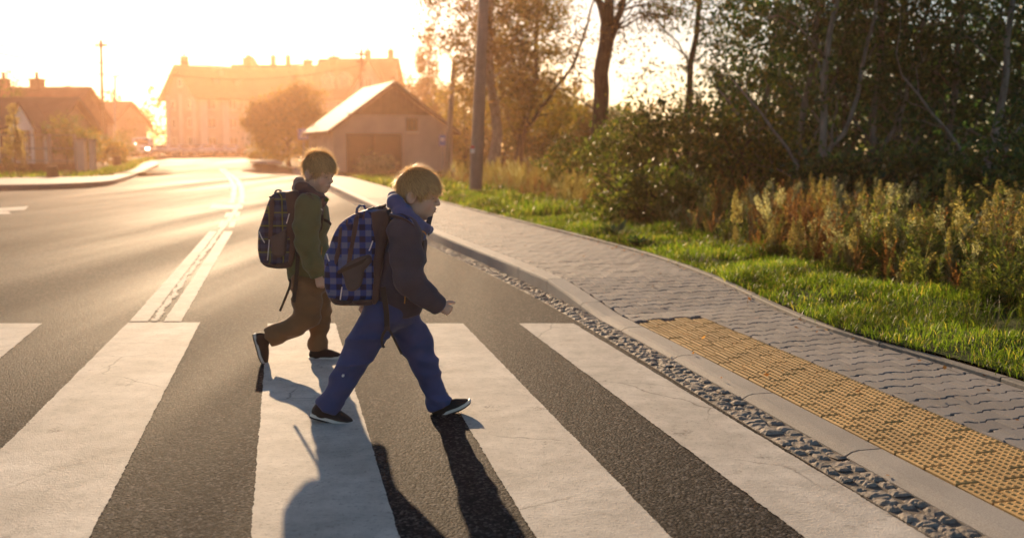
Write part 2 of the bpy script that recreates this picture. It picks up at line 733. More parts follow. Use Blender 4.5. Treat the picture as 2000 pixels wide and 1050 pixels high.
def strip_mesh(fn_rows, name):
    V, F = [], []
    n = len(fn_rows[0])
    for r in fn_rows:
        V.extend(r)
    for i in range(len(fn_rows) - 1):
        for k in range(n - 1):
            a = i * n + k
            F.append((a, a + 1, a + n + 1, a + n))
    me = bpy.data.meshes.new(name)
    me.from_pydata(V, [], F)
    me.update()
    if me.polygons[0].normal.z < 0:
        me.flip_normals()
    return me


KW = 0.165      # kerb width
rows = []
for s in np.arange(S0, 70.0, 0.25):
    w = pave_w(min(s, 25.8))
    rows.append([(lambda q: (q[0], q[1], (pave_z(s, v) - 0.020 if s < 25.9 else pave_z(s, v)) + T(q[1])))(kf(s, v)) for v in np.linspace(KW - 0.01, w, 5)])
pavement = link('pavement', strip_mesh(rows, 'pavement'), M['joint'])
tag(pavement, 'block paved footway along the grass verge', 'pavement', kind='structure')

# kerb stones, a metre each
def kerb_stone_mesh(s0, s1):
    n = 4
    vs = []
    for i in range(n + 1):
        s = s0 + (s1 - s0) * i / n
        h = kerb_h(s)
        lowf = 1 - min(1, (h - 0.03) / 0.06)
        b = 0.012 + 0.045 * lowf
        prof = [(0.0, -0.04), (0.0, max(0.008, h - 0.022 - 0.004 * lowf)), (b * 0.5, h - 0.006), (b, h), (KW - 0.006, h + 0.002), (KW, h - 0.004), (KW, -0.04)]
        for v, z in prof:
            x, y, _ = kf(s, v)
            vs.append((x, y, z + T(y)))
    m = len(prof)
    mb = MB()
    fs = []
    for i in range(n):
        for k in range(m - 1):
            a = i * m + k
            fs.append((a, a + 1, a + m + 1, a + m))
    fs.append(tuple(range(m)))
    fs.append(tuple(range(n * m, n * m + m)))
    mb.add(vs, fs)
    return mb.mesh('kerb_stone')


kerb_root = empty('kerb', (0, 0, 0))
tag(kerb_root, 'pale concrete kerb lowered at the crossing', 'kerb', kind='structure')
s = 0.18
while s < 62:
    ob = link('kerb_stone', kerb_stone_mesh(s + 0.006, s + 0.994), M['kerb'], kerb_root)
    s += 1.0

# edging stones on the grass side
s = 0.0
edging = empty('path_edging')
tag(edging, 'narrow concrete edging between paving and grass', 'kerb', kind='structure')
while s < 25:
    vs = []
    for ss in (s + 0.004, s + 0.5, s + 0.992):
        w = pave_w(ss)
        for v, z in ((w, -0.06), (w, 0.016), (w + 0.006, 0.022), (w + 0.054, 0.022), (w + 0.06, 0.014), (w + 0.06, -0.06)):
            x, y, _ = kf(ss, v)
            vs.append((x, y, z + pave_z(ss, w) + T(y)))
    fs = []
    for i in range(2):
        for k in range(5):
            a = i * 6 + k
            fs.append((a, a + 1, a + 7, a + 6))
    fs += [tuple(range(6)), tuple(range(12, 18))]
    MB().add(vs, fs).build('edging_stone', M['edging'], edging)
    s += 1.0

# ------------------------------------------------------------------ tactile slabs
def stud_slab():
    lx, ly, h = 0.0970, 0.1890, 0.06
    mb = MB()
    c = 0.004
    vs = []
    for z, k in ((-h, 0), (-c, 0), (0, c)):
        vs += [(-lx / 2 + k, -ly / 2 + k, z), (lx / 2 - k, -ly / 2 + k, z), (lx / 2 - k, ly / 2 - k, z), (-lx / 2 + k, ly / 2 - k, z)]
    fs = []
    for r in range(2):
        for k in range(4):
            fs.append((r * 4 + k, r * 4 + (k + 1) % 4, r * 4 + 4 + (k + 1) % 4, r * 4 + 4 + k))
    fs.append((8, 9, 10, 11))
    mb.add(vs, fs)
    for i in range(3):
        for j in range(6):
            cx, cy = (i - 1) * 0.0325, (j - 2.5) * 0.0318
            v2 = []
            for z, r in ((-0.001, 0.0090), (0.0028, 0.0070), (0.0040, 0.0035)):
                v2 += [(cx + r * math.cos(t * math.pi / 3), cy + r * math.sin(t * math.pi / 3), z) for t in range(6)]
            f2 = []
            for r in range(2):
                for k in range(6):
                    f2.append((r * 6 + k, r * 6 + (k + 1) % 6, r * 6 + 6 + (k + 1) % 6, r * 6 + 6 + k))
            f2.append(tuple(range(12, 18)))
            mb.add(v2, f2)
    return mb.mesh('tactile_slab')


def surf_matrix(s, v, dz=0.0, jit=0.0):
    x, y, a = kf(s, v)
    z = pave_z(s, v)
    e = 0.05
    dzs = (pave_z(s + e, v) - pave_z(s - e, v)) / (2 * e)
    dzv = (pave_z(s, v + e) - pave_z(s, v - e)) / (2 * e)
    ex = Vector((math.cos(a), math.sin(a), dzv)).normalized()
    ey = Vector((-math.sin(a), math.cos(a), dzs)).normalized()
    ez = ex.cross(ey).normalized()
    ey = ez.cross(ex)
    Mx = Matrix((ex, ey, ez)).transposed().to_4x4()
    Mx.translation = Vector((x, y, z + dz + T(y)))
    if jit:
        Mx = Mx @ Euler((random.gauss(0, jit), random.gauss(0, jit), random.gauss(0, jit * 0.6))).to_matrix().to_4x4()
    return Mx


tact = empty('tactile_paving')
tag(tact, 'yellow studded warning strip behind the lowered kerb', 'paving', kind='structure')
slab_me = stud_slab()
slab_me.materials.append(M['yellow'])
TV0 = KW + 0.006
S_T1 = float(_ks[np.argmin(np.abs(KERB[:, 1] - 7.15))])
for c in range(5):
    for k in range(60):
        s = 2.0 + 0.2 * k + (0.1 if c % 2 else 0.0)
        if s > S_T1:
            break
        ob = link('tactile_slab', slab_me, None, tact)
        ob.matrix_local = surf_matrix(s, TV0 + 0.05 + 0.1 * c, random.gauss(0, 0.0012), 0.006)
TV1 = TV0 + 0.5

# ------------------------------------------------------------------ grey interlocking pavers
PL, PW = 0.165, 0.137


def paver_mesh():
    g = 0.006
    L, W = PL / 2 - g * 0.3, PW / 2 - g * 0.5
    a = 0.013
    out = [(-L, -W - a), (-L * 0.5 - 0.012, -W - a), (-L * 0.5 + 0.012, -W + a), (L * 0.5 - 0.012, -W + a), (L * 0.5 + 0.012, -W - a), (L, -W - a),
           (L, W + a), (L * 0.5 + 0.012, W + a), (L * 0.5 - 0.012, W - a), (-L * 0.5 + 0.012, W - a), (-L * 0.5 - 0.012, W + a), (-L, W + a)]
    n = len(out)
    vs = []
    for z, k in ((-0.04, 1.0), (-0.006, 1.0), (0.0, 0.93)):
        vs += [(x * (k if k == 1 else 1 - 0.005 / abs(L)), y * (1 if k == 1 else 1 - 0.0055 / W), z) for x, y in out]
    fs = []
    for r in range(2):
        for i in range(n):
            fs.append((r * n + i, r * n + (i + 1) % n, (r + 1) * n + (i + 1) % n, (r + 1) * n + i))
    fs.append((2 * n + 0, 2 * n + 1, 2 * n + 2, 2 * n + 9, 2 * n + 10, 2 * n + 11))
    fs.append((2 * n + 2, 2 * n + 3, 2 * n + 8, 2 * n + 9))
    fs.append((2 * n + 3, 2 * n + 4, 2 * n + 5, 2 * n + 6, 2 * n + 7, 2 * n + 8))
    mb = MB()
    mb.add(vs, fs)
    return mb.mesh('paver')


pav_me = paver_mesh()
pav_me.materials.append(M['paver'])
places = []
for r in range(0, 190):
    s = 1.9 + r * PW
    if s > 25.6:
        break
    w = pave_w(s)
    v0 = TV1 + 0.004 if s < S_T1 + 0.06 else KW + 0.006
    k0 = int(math.floor(v0 / PL)) - 1
    for k in range(k0, 40):
        v = k * PL + (0 if r % 2 == 0 else PL / 2) + 0.02
        a0, a1 = max(v - PL / 2, v0), min(v + PL / 2, w - 0.003)
        if a1 - a0 < 0.028:
            if a0 > v0:
                break
            continue
        Mx = surf_matrix(s, (a0 + a1) / 2, random.gauss(0, 0.0012), 0.007) @ Matrix.Diagonal(((a1 - a0) / PL, 1, 1, 1))
        p = Mx.translation
        u = p.x / p.y
        if abs(u) > 0.95 or p.y < 1.8:
            continue
        vis = 1.0 if abs(u) < 0.5 else 0.02
        places.append((vis / p.y ** 2, Mx))
places.sort(key=lambda t: -t[0])
for _, Mx in places[:300]:
    ob = link('paver', pav_me, None, pavement)
    ob.matrix_local = Mx
base_v = np.array([v.co[:] for v in pav_me.vertices])
Vs, Fs = [], []
for i, (_, Mx) in enumerate(places[300:]):
    m4 = np.array(Mx)
    Vs.append(base_v @ m4[:3, :3].T + m4[:3, 3])
polys = [list(p.vertices) for p in pav_me.polygons]
allF = []
nb = len(base_v)
for i in range(len(Vs)):
    for p in polys:
        allF.append([q + i * nb for q in p])
me = bpy.data.meshes.new('paving_field')
me.from_pydata(np.concatenate(Vs).tolist(), [], allF)
me.update()
ob = link('paving_field', me, M['paver'], pavement)
ob['kind'] = 'stuff'

# ------------------------------------------------------------------ granite setts in the gutter
gutter = empty('gutter')
tag(gutter, 'gutter of rough granite setts along the kerb', 'gutter', kind='structure')
rows = []
for s in np.arange(0, 60, 0.5):
    rows.append([(lambda q: (q[0], q[1], 0.003 + T(q[1])))(kf(s, v)) for v in (-0.185, 0.03)])
M['grit'] = mat_stone('gutter_grit', (0.07, 0.058, 0.046), (0.16, 0.13, 0.10), 90.0, 0.8)
link('joint_bed', strip_mesh(rows, 'joint_bed'), M['grit'], gutter)


def sett_mesh(seed):
    rr = random.Random(seed)
    n = 5
    vs, fs = [], []
    for j in range(n + 1):
        for i in range(n + 1):
            u, v = i / n * 2 - 1, j / n * 2 - 1
            e = max(abs(u), abs(v))
            z = 0.0035 * (1 - e ** 4) + rr.uniform(-0.0025, 0.0025)
            k = 0.5 * (1 - 0.06 * (abs(u * v)))
            vs.append((u * k + rr.uniform(-.03, .03), v * k + rr.uniform(-.03, .03), z if e < 0.99 else -0.005))
    for j in range(n):
        for i in range(n):
            a = j * (n + 1) + i
            fs.append((a, a + 1, a + n + 2, a + n + 1))
    me = bpy.data.meshes.new('sett')
    me.from_pydata(vs, [], fs)
    me.materials.append(M['granite'])
    me.update()
    return me


setts = [sett_mesh(i) for i in range(9)]
cnt = 0
field = []
s = 2.6
while s < 58:
    ln = random.uniform(0.05, 0.09)
    cut = random.uniform(-0.118, -0.066)
    k3 = random.random() < 0.6
    spl = [(-0.182, cut), (cut + 0.003, -0.003)] if not k3 else [(-0.182, -0.128), (-0.125, -0.062), (-0.059, -0.003)]
    for va, vb in spl:
        so = s + random.uniform(-0.03, 0.03)
        x, y, a = kf(so + ln / 2, (va + vb) / 2)
        Mx = Matrix.Translation((x, y, 0.008 + random.gauss(0, 0.002) + T(y))) @ Matrix.Rotation(a + random.gauss(0, 0.06), 4, 'Z') @ Matrix.Rotation(random.gauss(0, 0.03), 4, 'X') @ Matrix.Rotation(random.gauss(0, 0.03), 4, 'Y') @ Matrix.Diagonal(((vb - va), ln * random.uniform(0.92, 1.06), random.uniform(0.8, 1.3), 1))
        if y < 17.0 and cnt < 300:
            ob = link('sett', random.choice(setts), None, gutter)
            ob.matrix_local = Mx
            cnt += 1
        else:
            field.append(Mx)
    s += ln
mb = MB()
Vs, allF = [], []
b0 = 0
for Mx in field:
    me0 = random.choice(setts)
    bv = np.array([v.co[:] for v in me0.vertices])
    m4 = np.array(Mx)
    Vs.append(bv @ m4[:3, :3].T + m4[:3, 3])
    allF += [[q + b0 for q in p.vertices] for p in me0.polygons]
    b0 += len(bv)
me = bpy.data.meshes.new('sett_field')
me.from_pydata(np.concatenate(Vs).tolist(), [], allF)
ob = link('sett_field', me, M['granite'], gutter)
ob['kind'] = 'stuff'

# ------------------------------------------------------------------ left-hand footway with its kerb
rowsA, rowsK = [], []
nl = len(LKERB)
lt = np.gradient(LKERB, axis=0)
lt /= np.linalg.norm(lt, axis=1)[:, None]
FAR_PX = [(-420, 350), (-150, 349), (0, 348), (90, 346), (150, 345), (190, 340), (230, 326), (258, 312)]
FARE = [tuple(gp(x, y, .17))[:2] for x, y in FAR_PX]
FARE = catmull(FARE + [(FARE[-1][0] - 12, FARE[-1][1] + 6), (FARE[-1][0] - 45, FARE[-1][1] + 10)], .5)
qk = np.linspace(0, 1, 160)
ka = np.stack([np.interp(qk, np.linspace(0, 1, nl), LKERB[:, k]) for k in (0, 1)], 1)
kn = np.stack([np.interp(qk, np.linspace(0, 1, nl), c) for c in (-lt[:, 1], lt[:, 0])], 1)
fb = np.stack([np.interp(qk, np.linspace(0, 1, len(FARE)), FARE[:, k]) for k in (0, 1)], 1)
for i in range(160):
    p0 = ka[i] + kn[i] * .14
    rowsA.append([(p0[0] + (fb[i, 0] - p0[0]) * t, p0[1] + (fb[i, 1] - p0[1]) * t, T(p0[1] + (fb[i, 1] - p0[1]) * t) + 0.17) for t in (0, .33, .66, 1)])
    rowsK.append([(ka[i, 0] + kn[i, 0] * v, ka[i, 1] + kn[i, 1] * v, T(ka[i, 1]) + h) for v, h in ((0, -0.03), (0.0, 0.165), (0.015, 0.18), (0.15, 0.18))])
ob = link('footway', strip_mesh(rowsA, 'footway'), M['flagstone'])
tag(ob, 'pale wide footway curving round the far corner', 'footway', kind='structure')
ob = link('footway_kerb', strip_mesh(rowsK, 'footway_kerb'), M['edging'])
tag(ob, 'tall shaded kerb along the far footway', 'kerb', kind='structure')

# small paved island on the far right side of the street
mb = MB()
isl = [gp(488, 325), gp(500, 318), gp(536, 319), gp(552, 331), gp(520, 331)]
mb.prism([(p.x, p.y) for p in isl], T(90) - 0.05 + 0.05, T(90) + 0.18)
ob = mb.build('traffic_island', M['flagstone'], bevel=0.03)
tag(ob, 'small pale paved island at the far side of the street', 'kerb', kind='structure')
# ------------------------------------------------------------------ foliage
def leaf_mat(name, stops, tr=0.45, rough=0.5, gain=1.6):
    m = NT(name, rough, 0.25)
    c = m.ramp(m.island(), stops)
    big = m.ramp(m.noise(m.co(), 0.8, 3), [(0.3, 0.75), (0.7, 1.2)])
    c = m.mix(1.0, c, big, 'MULTIPLY')
    m.color(c)
    m.translucent(tr, m.mix(1.0, c, (gain, gain * 1.02, gain * 0.55), 'MULTIPLY'))
    return m.mat


def bark_mat(name, c0, c1):
    m = NT(name, 0.9, 0.15)
    v = m.map(m.co(), (1, 1, 0.25))
    f = m.noise(v, 14.0, 6, 0.7)
    m.color(m.ramp(f, [(0.3, c0), (0.7, c1)]))
    m.bump(m.noise(v, 30.0, 5, 0.7), 1.0, 0.02)
    return m.mat


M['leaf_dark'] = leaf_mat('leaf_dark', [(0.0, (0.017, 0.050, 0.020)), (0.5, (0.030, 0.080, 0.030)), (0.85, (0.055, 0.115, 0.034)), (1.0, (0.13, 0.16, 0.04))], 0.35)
M['leaf_olive'] = leaf_mat('leaf_olive', [(0.0, (0.034, 0.062, 0.014)), (0.6, (0.075, 0.115, 0.022)), (0.9, (0.16, 0.14, 0.03)), (1.0, (0.26, 0.17, 0.04))], 0.5)
M['leaf_gold'] = leaf_mat('leaf_gold', [(0.0, (0.070, 0.070, 0.014)), (0.5, (0.16, 0.13, 0.022)), (1.0, (0.30, 0.19, 0.03))], 0.5)
M['leaf_rust'] = leaf_mat('leaf_rust', [(0.0, (0.055, 0.045, 0.016)), (0.5, (0.12, 0.085, 0.022)), (1.0, (0.22, 0.12, 0.03))], 0.45)
M['leaf_bush'] = leaf_mat('leaf_bush', [(0.0, (0.035, 0.055, 0.014)), (0.5, (0.075, 0.105, 0.022)), (0.9, (0.13, 0.15, 0.035)), (1.0, (0.24, 0.20, 0.06))], 0.5, 0.5)
M['bark'] = bark_mat('bark_dark', (0.025, 0.02, 0.016), (0.085, 0.07, 0.055))
M['bark_grey'] = bark_mat('bark_grey', (0.10, 0.085, 0.07), (0.34, 0.30, 0.25))


def kite(C, D, W, s, asp=0.45):
    """leaf blades: centres C, directions D, side vectors W, lengths s"""
    n = len(C)
    V = np.empty((n, 4, 3), np.float32)
    s = s[:, None]
    V[:, 0] = C - D * s * 0.5
    V[:, 1] = C + W * s * asp * 0.5 + D * s * 0.05
    V[:, 2] = C + D * s * 0.5
    V[:, 3] = C - W * s * asp * 0.5 + D * s * 0.05
    return V.reshape(-1, 3), np.arange(4 * n, dtype=np.int32).reshape(n, 4)


def rdirs(g, n, zb=0.0):
    d = g.normal(0, 1, (n, 3))
    d[:, 2] += zb
    d /= np.linalg.norm(d, axis=1)[:, None]
    return d


def leaves(g, blobs, size, asp=0.55, zb=-0.3):
    """blobs: (centre, radii, leaves, clumps, spread) -> mesh arrays and the clump centres"""
    Cs, cl = [], []
    for c, r, n, m, sp in blobs:
        c, r = np.array(c, float), np.array(r, float)
        d = rdirs(g, m)
        k = g.uniform(0.25, 1.0, m) ** 0.5
        cc = c + d * r * k[:, None]
        cl.append(cc)
        idx = g.integers(0, m, n)
        sig = sp * g.uniform(0.5, 1.3, m)[idx][:, None]
        Cs.append(cc[idx] + g.normal(0, 1, (n, 3)) * sig * np.array([1, 1, 0.8]))
    C = np.concatenate(Cs)
    n = len(C)
    D = rdirs(g, n, zb)
    W = np.cross(D, rdirs(g, n))
    W /= np.linalg.norm(W, axis=1)[:, None] + 1e-9
    s = size * g.uniform(0.6, 1.35, n)
    V, F = kite(C, D, W, s, asp)
    return V, F, np.concatenate(cl)


def curve_pts(g, a, b, n, wob, lift=0.0):
    a, b = np.array(a, float), np.array(b, float)
    L = np.linalg.norm(b - a)
    out = []
    o = np.zeros(3)
    for i in range(n + 1):
        t = i / n
        if 0 < i < n:
            o = o * 0.6 + g.normal(0, wob * L / n, 3)
        p = a + (b - a) * t + o * math.sin(math.pi * t) + np.array([0, 0, lift * L * math.sin(math.pi * t)])
        out.append(p)
    return out


def tree(name, label, base, trunks, blobs, leaf, bark, lsize, seed, limbs=12, group=None, cat='tree', asp=0.55, limb_r=0.35, zb=-0.3):
    """trunks: list of (points, r0, r1) relative to the base"""
    g = np.random.default_rng(seed)
    root = empty(name, base)
    tag(root, label, cat, group)
    V, F, cl = leaves(g, blobs, lsize, asp, zb)
    mb = MB()
    tops = []
    for pts, r0, r1 in trunks:
        P = []
        for i in range(len(pts) - 1):
            seg = curve_pts(g, pts[i], pts[i + 1], 4, 0.10)
            P += seg[:-1]
        P.append(np.array(pts[-1], float))
        n = len(P)
        rs = [r0 + (r1 - r0) * (i / (n - 1)) ** 0.8 for i in range(n)]
        rs[0] *= 1.25
        mb.tube(P, rs, 7)
        tops.append((P, rs))
    pick = g.permutation(len(cl))[:limbs]
    for k in pick:
        c = cl[k]
        best = None
        for P, rs in tops:
            for i, p in enumerate(P):
                if p[2] < c[2] - 0.15 and i > 1:
                    d = np.linalg.norm(p - c) + abs((c[2] - p[2]) - 0.8 * math.hypot(c[0] - p[0], c[1] - p[1])) * 0.7
                    if best is None or d < best[0]:
                        best = (d, p, rs[i])
        if best is None:
            continue
        _, p, r = best
        L = np.linalg.norm(c - p)
        r0 = min(r * 0.55, max(0.008, 0.018 * L * limb_r / 0.35))
        Q = curve_pts(g, p, c, 5, 0.22, 0.06)
        mb.tube(Q, [r0 * (1 - 0.8 * i / 5) for i in range(6)], 5)
        for _k in range(2):
            e = c + g.normal(0, 0.22 * L + 0.1, 3)
            mb.tube(curve_pts(g, Q[3], e, 3, 0.25), [r0 * 0.4, r0 * 0.3, r0 * 0.2, r0 * 0.1], 4)
    link('trunk', mb.mesh('trunk', True), bark, root)
    link('crown', np_mesh('crown', V, F), leaf, root)
    return root


def at(px, Y):
    return ((px - 1000) / FPX * Y, Y, T(Y))


# --- tall trees on the right of the street
B = at(962, 42)
tree('birch_tree', 'tall thin tree just behind the concrete pole, with hanging rusty leaves', B,
     [([(0, 0, -.1), (-.1, 0, 4), (.05, .1, 8), (.1, 0, 15)], .26, .08)],
     [((-.6, 0, 7.6), (2.6, 2.0, 3.2), 8200, 110, .36), ((.6, 0, 12), (2.0, 2.0, 2.6), 500, 30, .45), ((-1.0, -.4, 6.0), (1.1, 1.0, 1.5), 1400, 26, .28), ((.1, 0, 4.0), (1.9, 1.4, 1.7), 3000, 50, .3)],
     M['leaf_rust'], M['bark_grey'], .15, 11, 24)
B = at(1012, 47)
tree('forked_tree', 'leaning forked tree with golden leaves between birch and thick trunk', B,
     [([(0, 0, -.1), (.2, 0, 2.2), (.8, 0, 4.5), (1.0, .2, 12)], .24, .07), ([(.2, 0, 2.0), (1.4, 0, 3.6), (2.6, .2, 5.3), (3.6, .2, 8.5)], .13, .04), ([(.1, 0, 1.6), (-.7, 0, 3.4), (-1.0, .1, 6.0)], .09, .03)],
     [((.2, 0, 6.4), (2.2, 1.8, 3.2), 11000, 130, .36), ((-.4, .3, 4.2), (1.4, 1.2, 2.0), 4200, 55, .32), ((.9, .2, 3.2), (2.2, 1.4, 1.6), 4200, 60, .3), ((1.0, .2, 10.5), (2.0, 2, 2.0), 300, 20, .4)],
     M['leaf_gold'], M['bark'], .15, 12, 22)
B = at(1158, 30)
tree('thick_tree', 'thick dark trunk forking high up with sparse brown leaves', B,
     [([(0, 0, -.1), (.10, 0, 1.5), (.22, 0, 3.0), (.36, 0, 4.8)], .27, .21), ([(.36, 0, 4.7), (.05, 0, 5.6), (-.5, 0, 8), (-.7, 0, 11)], .14, .05), ([(.34, 0, 4.2), (.75, 0, 5.2), (1.2, .1, 7.5), (1.5, 0, 11)], .13, .05), ([(.36, 0, 4.8), (.42, 0, 8), (.5, 0, 12)], .16, .05)],
     [((-.9, .2, 4.2), (.9, .8, 1.5), 750, 34, .20), ((.9, 0, 4.3), (.8, .7, 1.2), 520, 26, .18), ((1.6, -.3, 5.6), (1.6, 1.0, .9), 1500, 44, .24), ((.4, 0, 8.4), (2.6, 2, 1.8), 900, 40, .4)],
     M['leaf_rust'], M['bark'], .10, 13, 26)
# --- overhanging branchy tree behind the thick trunk, dark leaves against the sky
B = at(1330, 34)
tree('light_tree', 'airy tree with loose dark leaves against the bright gap of sky', B,
     [([(0, 0, -.1), (.2, 0, 3), (.6, .2, 7), (.4, 0, 11)], .15, .05)],
     [((-.4, 0, 6.0), (2.4, 1.2, 1.0), 1500, 46, .25), ((-.2, 0, 3.4), (1.3, 1.0, .9), 420, 24, .22), ((.8, 0, 7.6), (2.6, 1.5, 1.6), 1400, 40, .35), ((1.3, 0, 4.6), (.9, .9, 1.4), 700, 24, .25)],
     M['leaf_olive'], M['bark'], .12, 14, 18)
# --- backlit trees farther off behind the forked tree
spec = [(905, 60, 5.2, 1.7, 'leaf_gold', 'round golden tree behind the far small post by the barn'),
        (985, 62, 6.0, 2.3, 'leaf_gold', 'broad golden tree behind the foot of the birch'),
        (1060, 58, 4.6, 2.0, 'leaf_olive', 'olive tree in the background under the long leaning limb'),
        (1115, 64, 4.2, 1.9, 'leaf_rust', 'low brownish tree to the left of the thick dark trunk'),
        (1160, 70, 4.4, 2.4, 'leaf_dark', 'dark low tree behind the thick dark trunk'),
        (868, 74, 5.0, 2.0, 'leaf_rust', 'rusty tree above the barn\'s lower roof edge')]
for i, (px, Y, h, r, lf, lab) in enumerate(spec):
    tree('background_tree', lab, at(px, Y), [([(0, 0, -.1), (.1, 0, h * .5), (.2, .1, h * .85)], .14, .04)],
         [((0, 0, h * .62), (r, r, h * .38), 5200, 80, .34), ((.2, 0, h * .25), (r * 1.1, r * .8, h * .24), 2600, 40, .3)],
         M[lf], M['bark'], .17, 30 + i, 12)
# pointed poplar and companions beyond the barn
tree('poplar_tree', 'narrow pointed poplar rising over the barn', at(838, 92), [([(0, 0, -.1), (0, 0, 5), (.1, 0, 11.6)], .2, .03)],
     [((0, 0, 8.3), (.95, .95, 3.8), 2600, 70, .28), ((0, 0, 5.0), (1.5, 1.3, 2.4), 1600, 34, .35)], M['leaf_rust'], M['bark'], .22, 51, 14)
for i, (px, Y, h, r, lab) in enumerate([(795, 96, 8.2, 2.6, 'rounded reddish tree directly behind the barn roof'), (862, 100, 7.8, 2.2, 'bushy reddish tree beside the pointed poplar'), (820, 110, 8.4, 2.2, 'reddish tree between building and poplar')]):
    tree('background_tree', lab, at(px, Y), [([(0, 0, -.1), (.1, 0, h * .5), (.2, .1, h * .85)], .16, .04)],
         [((0, 0, h * .6), (r, r, h * .38), 3000, 60, .4), ((0, 0, h * .25), (r * .9, r, h * .2), 900, 24, .4)], M['leaf_rust'], M['bark'], .24, 55 + i, 10)
# golden tree in front of the apartment building
tree('golden_tree', 'round golden tree before the apartment building', at(566, 76),
     [([(0, 0, -.1), (0, 0, 1.6), (.2, 0, 3.6)], .17, .06), ([(0, 0, 1.4), (-1.2, 0, 3.4)], .09, .03), ([(0, 0, 1.4), (1.3, 0, 3.6)], .09, .03)],
     [((-.4, 0, 3.6), (2.6, 2.2, 1.7), 11000, 110, .36), ((.9, 0, 4.7), (1.8, 1.6, 1.1), 4200, 40, .34), ((.3, -.4, 1.5), (2.9, 1.6, 1.2), 5200, 60, .34), ((-1.7, 0, 3.0), (1.5, 1.2, 1.2), 3600, 36, .3), ((1.9, 0, 2.9), (1.3, 1.2, 1.2), 3400, 36, .3)],
     M['leaf_gold'], M['bark'], .18, 61, 18)
tree('shrub', 'low golden bush at the foot of the round golden tree', at(520, 80), [([(0, 0, -.1), (0, 0, .5), (.1, 0, 1.2)], .05, .02)],
     [((0, 0, .9), (1.3, .9, .8), 1500, 30, .22)], M['leaf_gold'], M['bark'], .16, 62, 8, cat='shrub')

# --- the dark wood on the right
def slim(g, x, h, lean):
    return ([(x, 0, -.1), (x + lean * .2, 0, h * .25), (x + lean * .5, 0, h * .5), (x + lean, 0, h)], .085, .025)


gw = np.random.default_rng(5)
wood = [(1470, 24.0, 7.0, 'leaf_olive', 'slender tree at the edge of the wood beside the sky gap'),
        (1545, 18.5, 7.5, 'leaf_dark', 'slim curved tree in the wood, above the red-brown weeds'),
        (1592, 17.0, 8.0, 'leaf_dark', 'slim straight tree in the wood with a pale lit trunk'),
        (1690, 18.0, 8.0, 'leaf_dark', 'slim tree in the wood above the tall tan plume weed'),
        (1745, 20.0, 8.5, 'leaf_dark', 'thin dark tree in the middle of the wood'),
        (1840, 18.5, 8.0, 'leaf_dark', 'dense dark tree in the wood near the photo\'s right side'),
        (1930, 16.0, 7.5, 'leaf_dark', 'dark tree in the wood over the arching grasses'),
        (2050, 17.0, 8.0, 'leaf_dark', 'dark tree closing the wood at the far right'),
        (1640, 25.0, 9.0, 'leaf_dark', 'tall dark tree deep in the wood behind the slim trunks'),
        (1800, 27.0, 10.0, 'leaf_dark', 'tall dark tree deep in the wood, right of the middle'),
        (1960, 25.0, 10.0, 'leaf_dark', 'tall dark tree deep in the wood at upper right'),
        (1500, 30.0, 9.0, 'leaf_dark', 'tall dark tree deep in the wood next to the sky gap'),
        (2120, 24.0, 10.0, 'leaf_dark', 'tall dark tree at the outer right of the wood')]
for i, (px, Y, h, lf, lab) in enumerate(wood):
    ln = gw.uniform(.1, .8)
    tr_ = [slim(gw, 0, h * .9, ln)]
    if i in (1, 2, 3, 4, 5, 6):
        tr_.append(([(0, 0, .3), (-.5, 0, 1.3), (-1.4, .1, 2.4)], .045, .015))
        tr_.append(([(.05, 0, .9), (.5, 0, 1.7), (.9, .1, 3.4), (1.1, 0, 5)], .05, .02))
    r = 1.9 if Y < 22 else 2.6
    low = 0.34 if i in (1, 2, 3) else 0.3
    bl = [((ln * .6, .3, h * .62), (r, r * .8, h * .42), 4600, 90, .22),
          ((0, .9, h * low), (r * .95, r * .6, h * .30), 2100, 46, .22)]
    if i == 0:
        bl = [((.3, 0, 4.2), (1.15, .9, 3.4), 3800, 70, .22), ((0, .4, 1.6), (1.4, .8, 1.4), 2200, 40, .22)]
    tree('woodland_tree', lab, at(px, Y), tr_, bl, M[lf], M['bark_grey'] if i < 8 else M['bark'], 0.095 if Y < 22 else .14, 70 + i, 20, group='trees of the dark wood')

# --- shrubs at the wood's edge
shr = [(1225, 19.5, 1.9, 1.0, 'leaf_bush', 'glossy green shrub beside the thick trunk\'s foot'),
       (1290, 20.5, 2.3, 1.2, 'leaf_bush', 'glossy yellow-green shrub under the gap of sky'),
       (1365, 21.0, 2.2, 1.2, 'leaf_bush', 'leafy green shrub left of the slim wood trunks'),
       (1440, 18.0, 1.8, 1.1, 'leaf_olive', 'olive shrub behind the first tall plume weed'),
       (1260, 16.0, .95, .8, 'leaf_bush', 'low bright shrub standing among the weeds'),
       (1660, 15.5, 1.15, 1.0, 'leaf_dark', 'dark shrub behind the fluffy white weeds'),
       (1790, 15.0, 1.2, 1.0, 'leaf_dark', 'dark shrub behind the tall tan plume weed'),
       (1920, 13.5, 1.1, 1.0, 'leaf_dark', 'dark shrub behind the arching grasses'),
       (2060, 13.0, 1.8, 1.3, 'leaf_dark', 'dark shrub at the right end of the weed strip'),
       (1130, 26.0, 1.5, 1.0, 'leaf_olive', 'olive shrub just left of the thick trunk\'s foot'),
       (1520, 21.0, 1.9, 1.2, 'leaf_dark', 'dark shrub between the slim curved trunks')]
for i, (px, Y, h, r, lf, lab) in enumerate(shr):
    st = [([(0, 0, -.05), (gw.uniform(-.3, .3), 0, h * .5), (gw.uniform(-.8, .8), 0, h * .95)], .03, .008) for _ in range(4)]
    tree('shrub', lab, at(px, Y), st, [((0, 0, h * .55), (r, r * .7, h * .46), 3600, 70, .17)], M[lf], M['bark'], .085 if lf == 'leaf_bush' else .10, 100 + i, 14, group='shrubs at the edge of the wood', cat='shrub', zb=0.0)

# ------------------------------------------------------------------ distant woodland closing the view
g = np.random.default_rng(3)


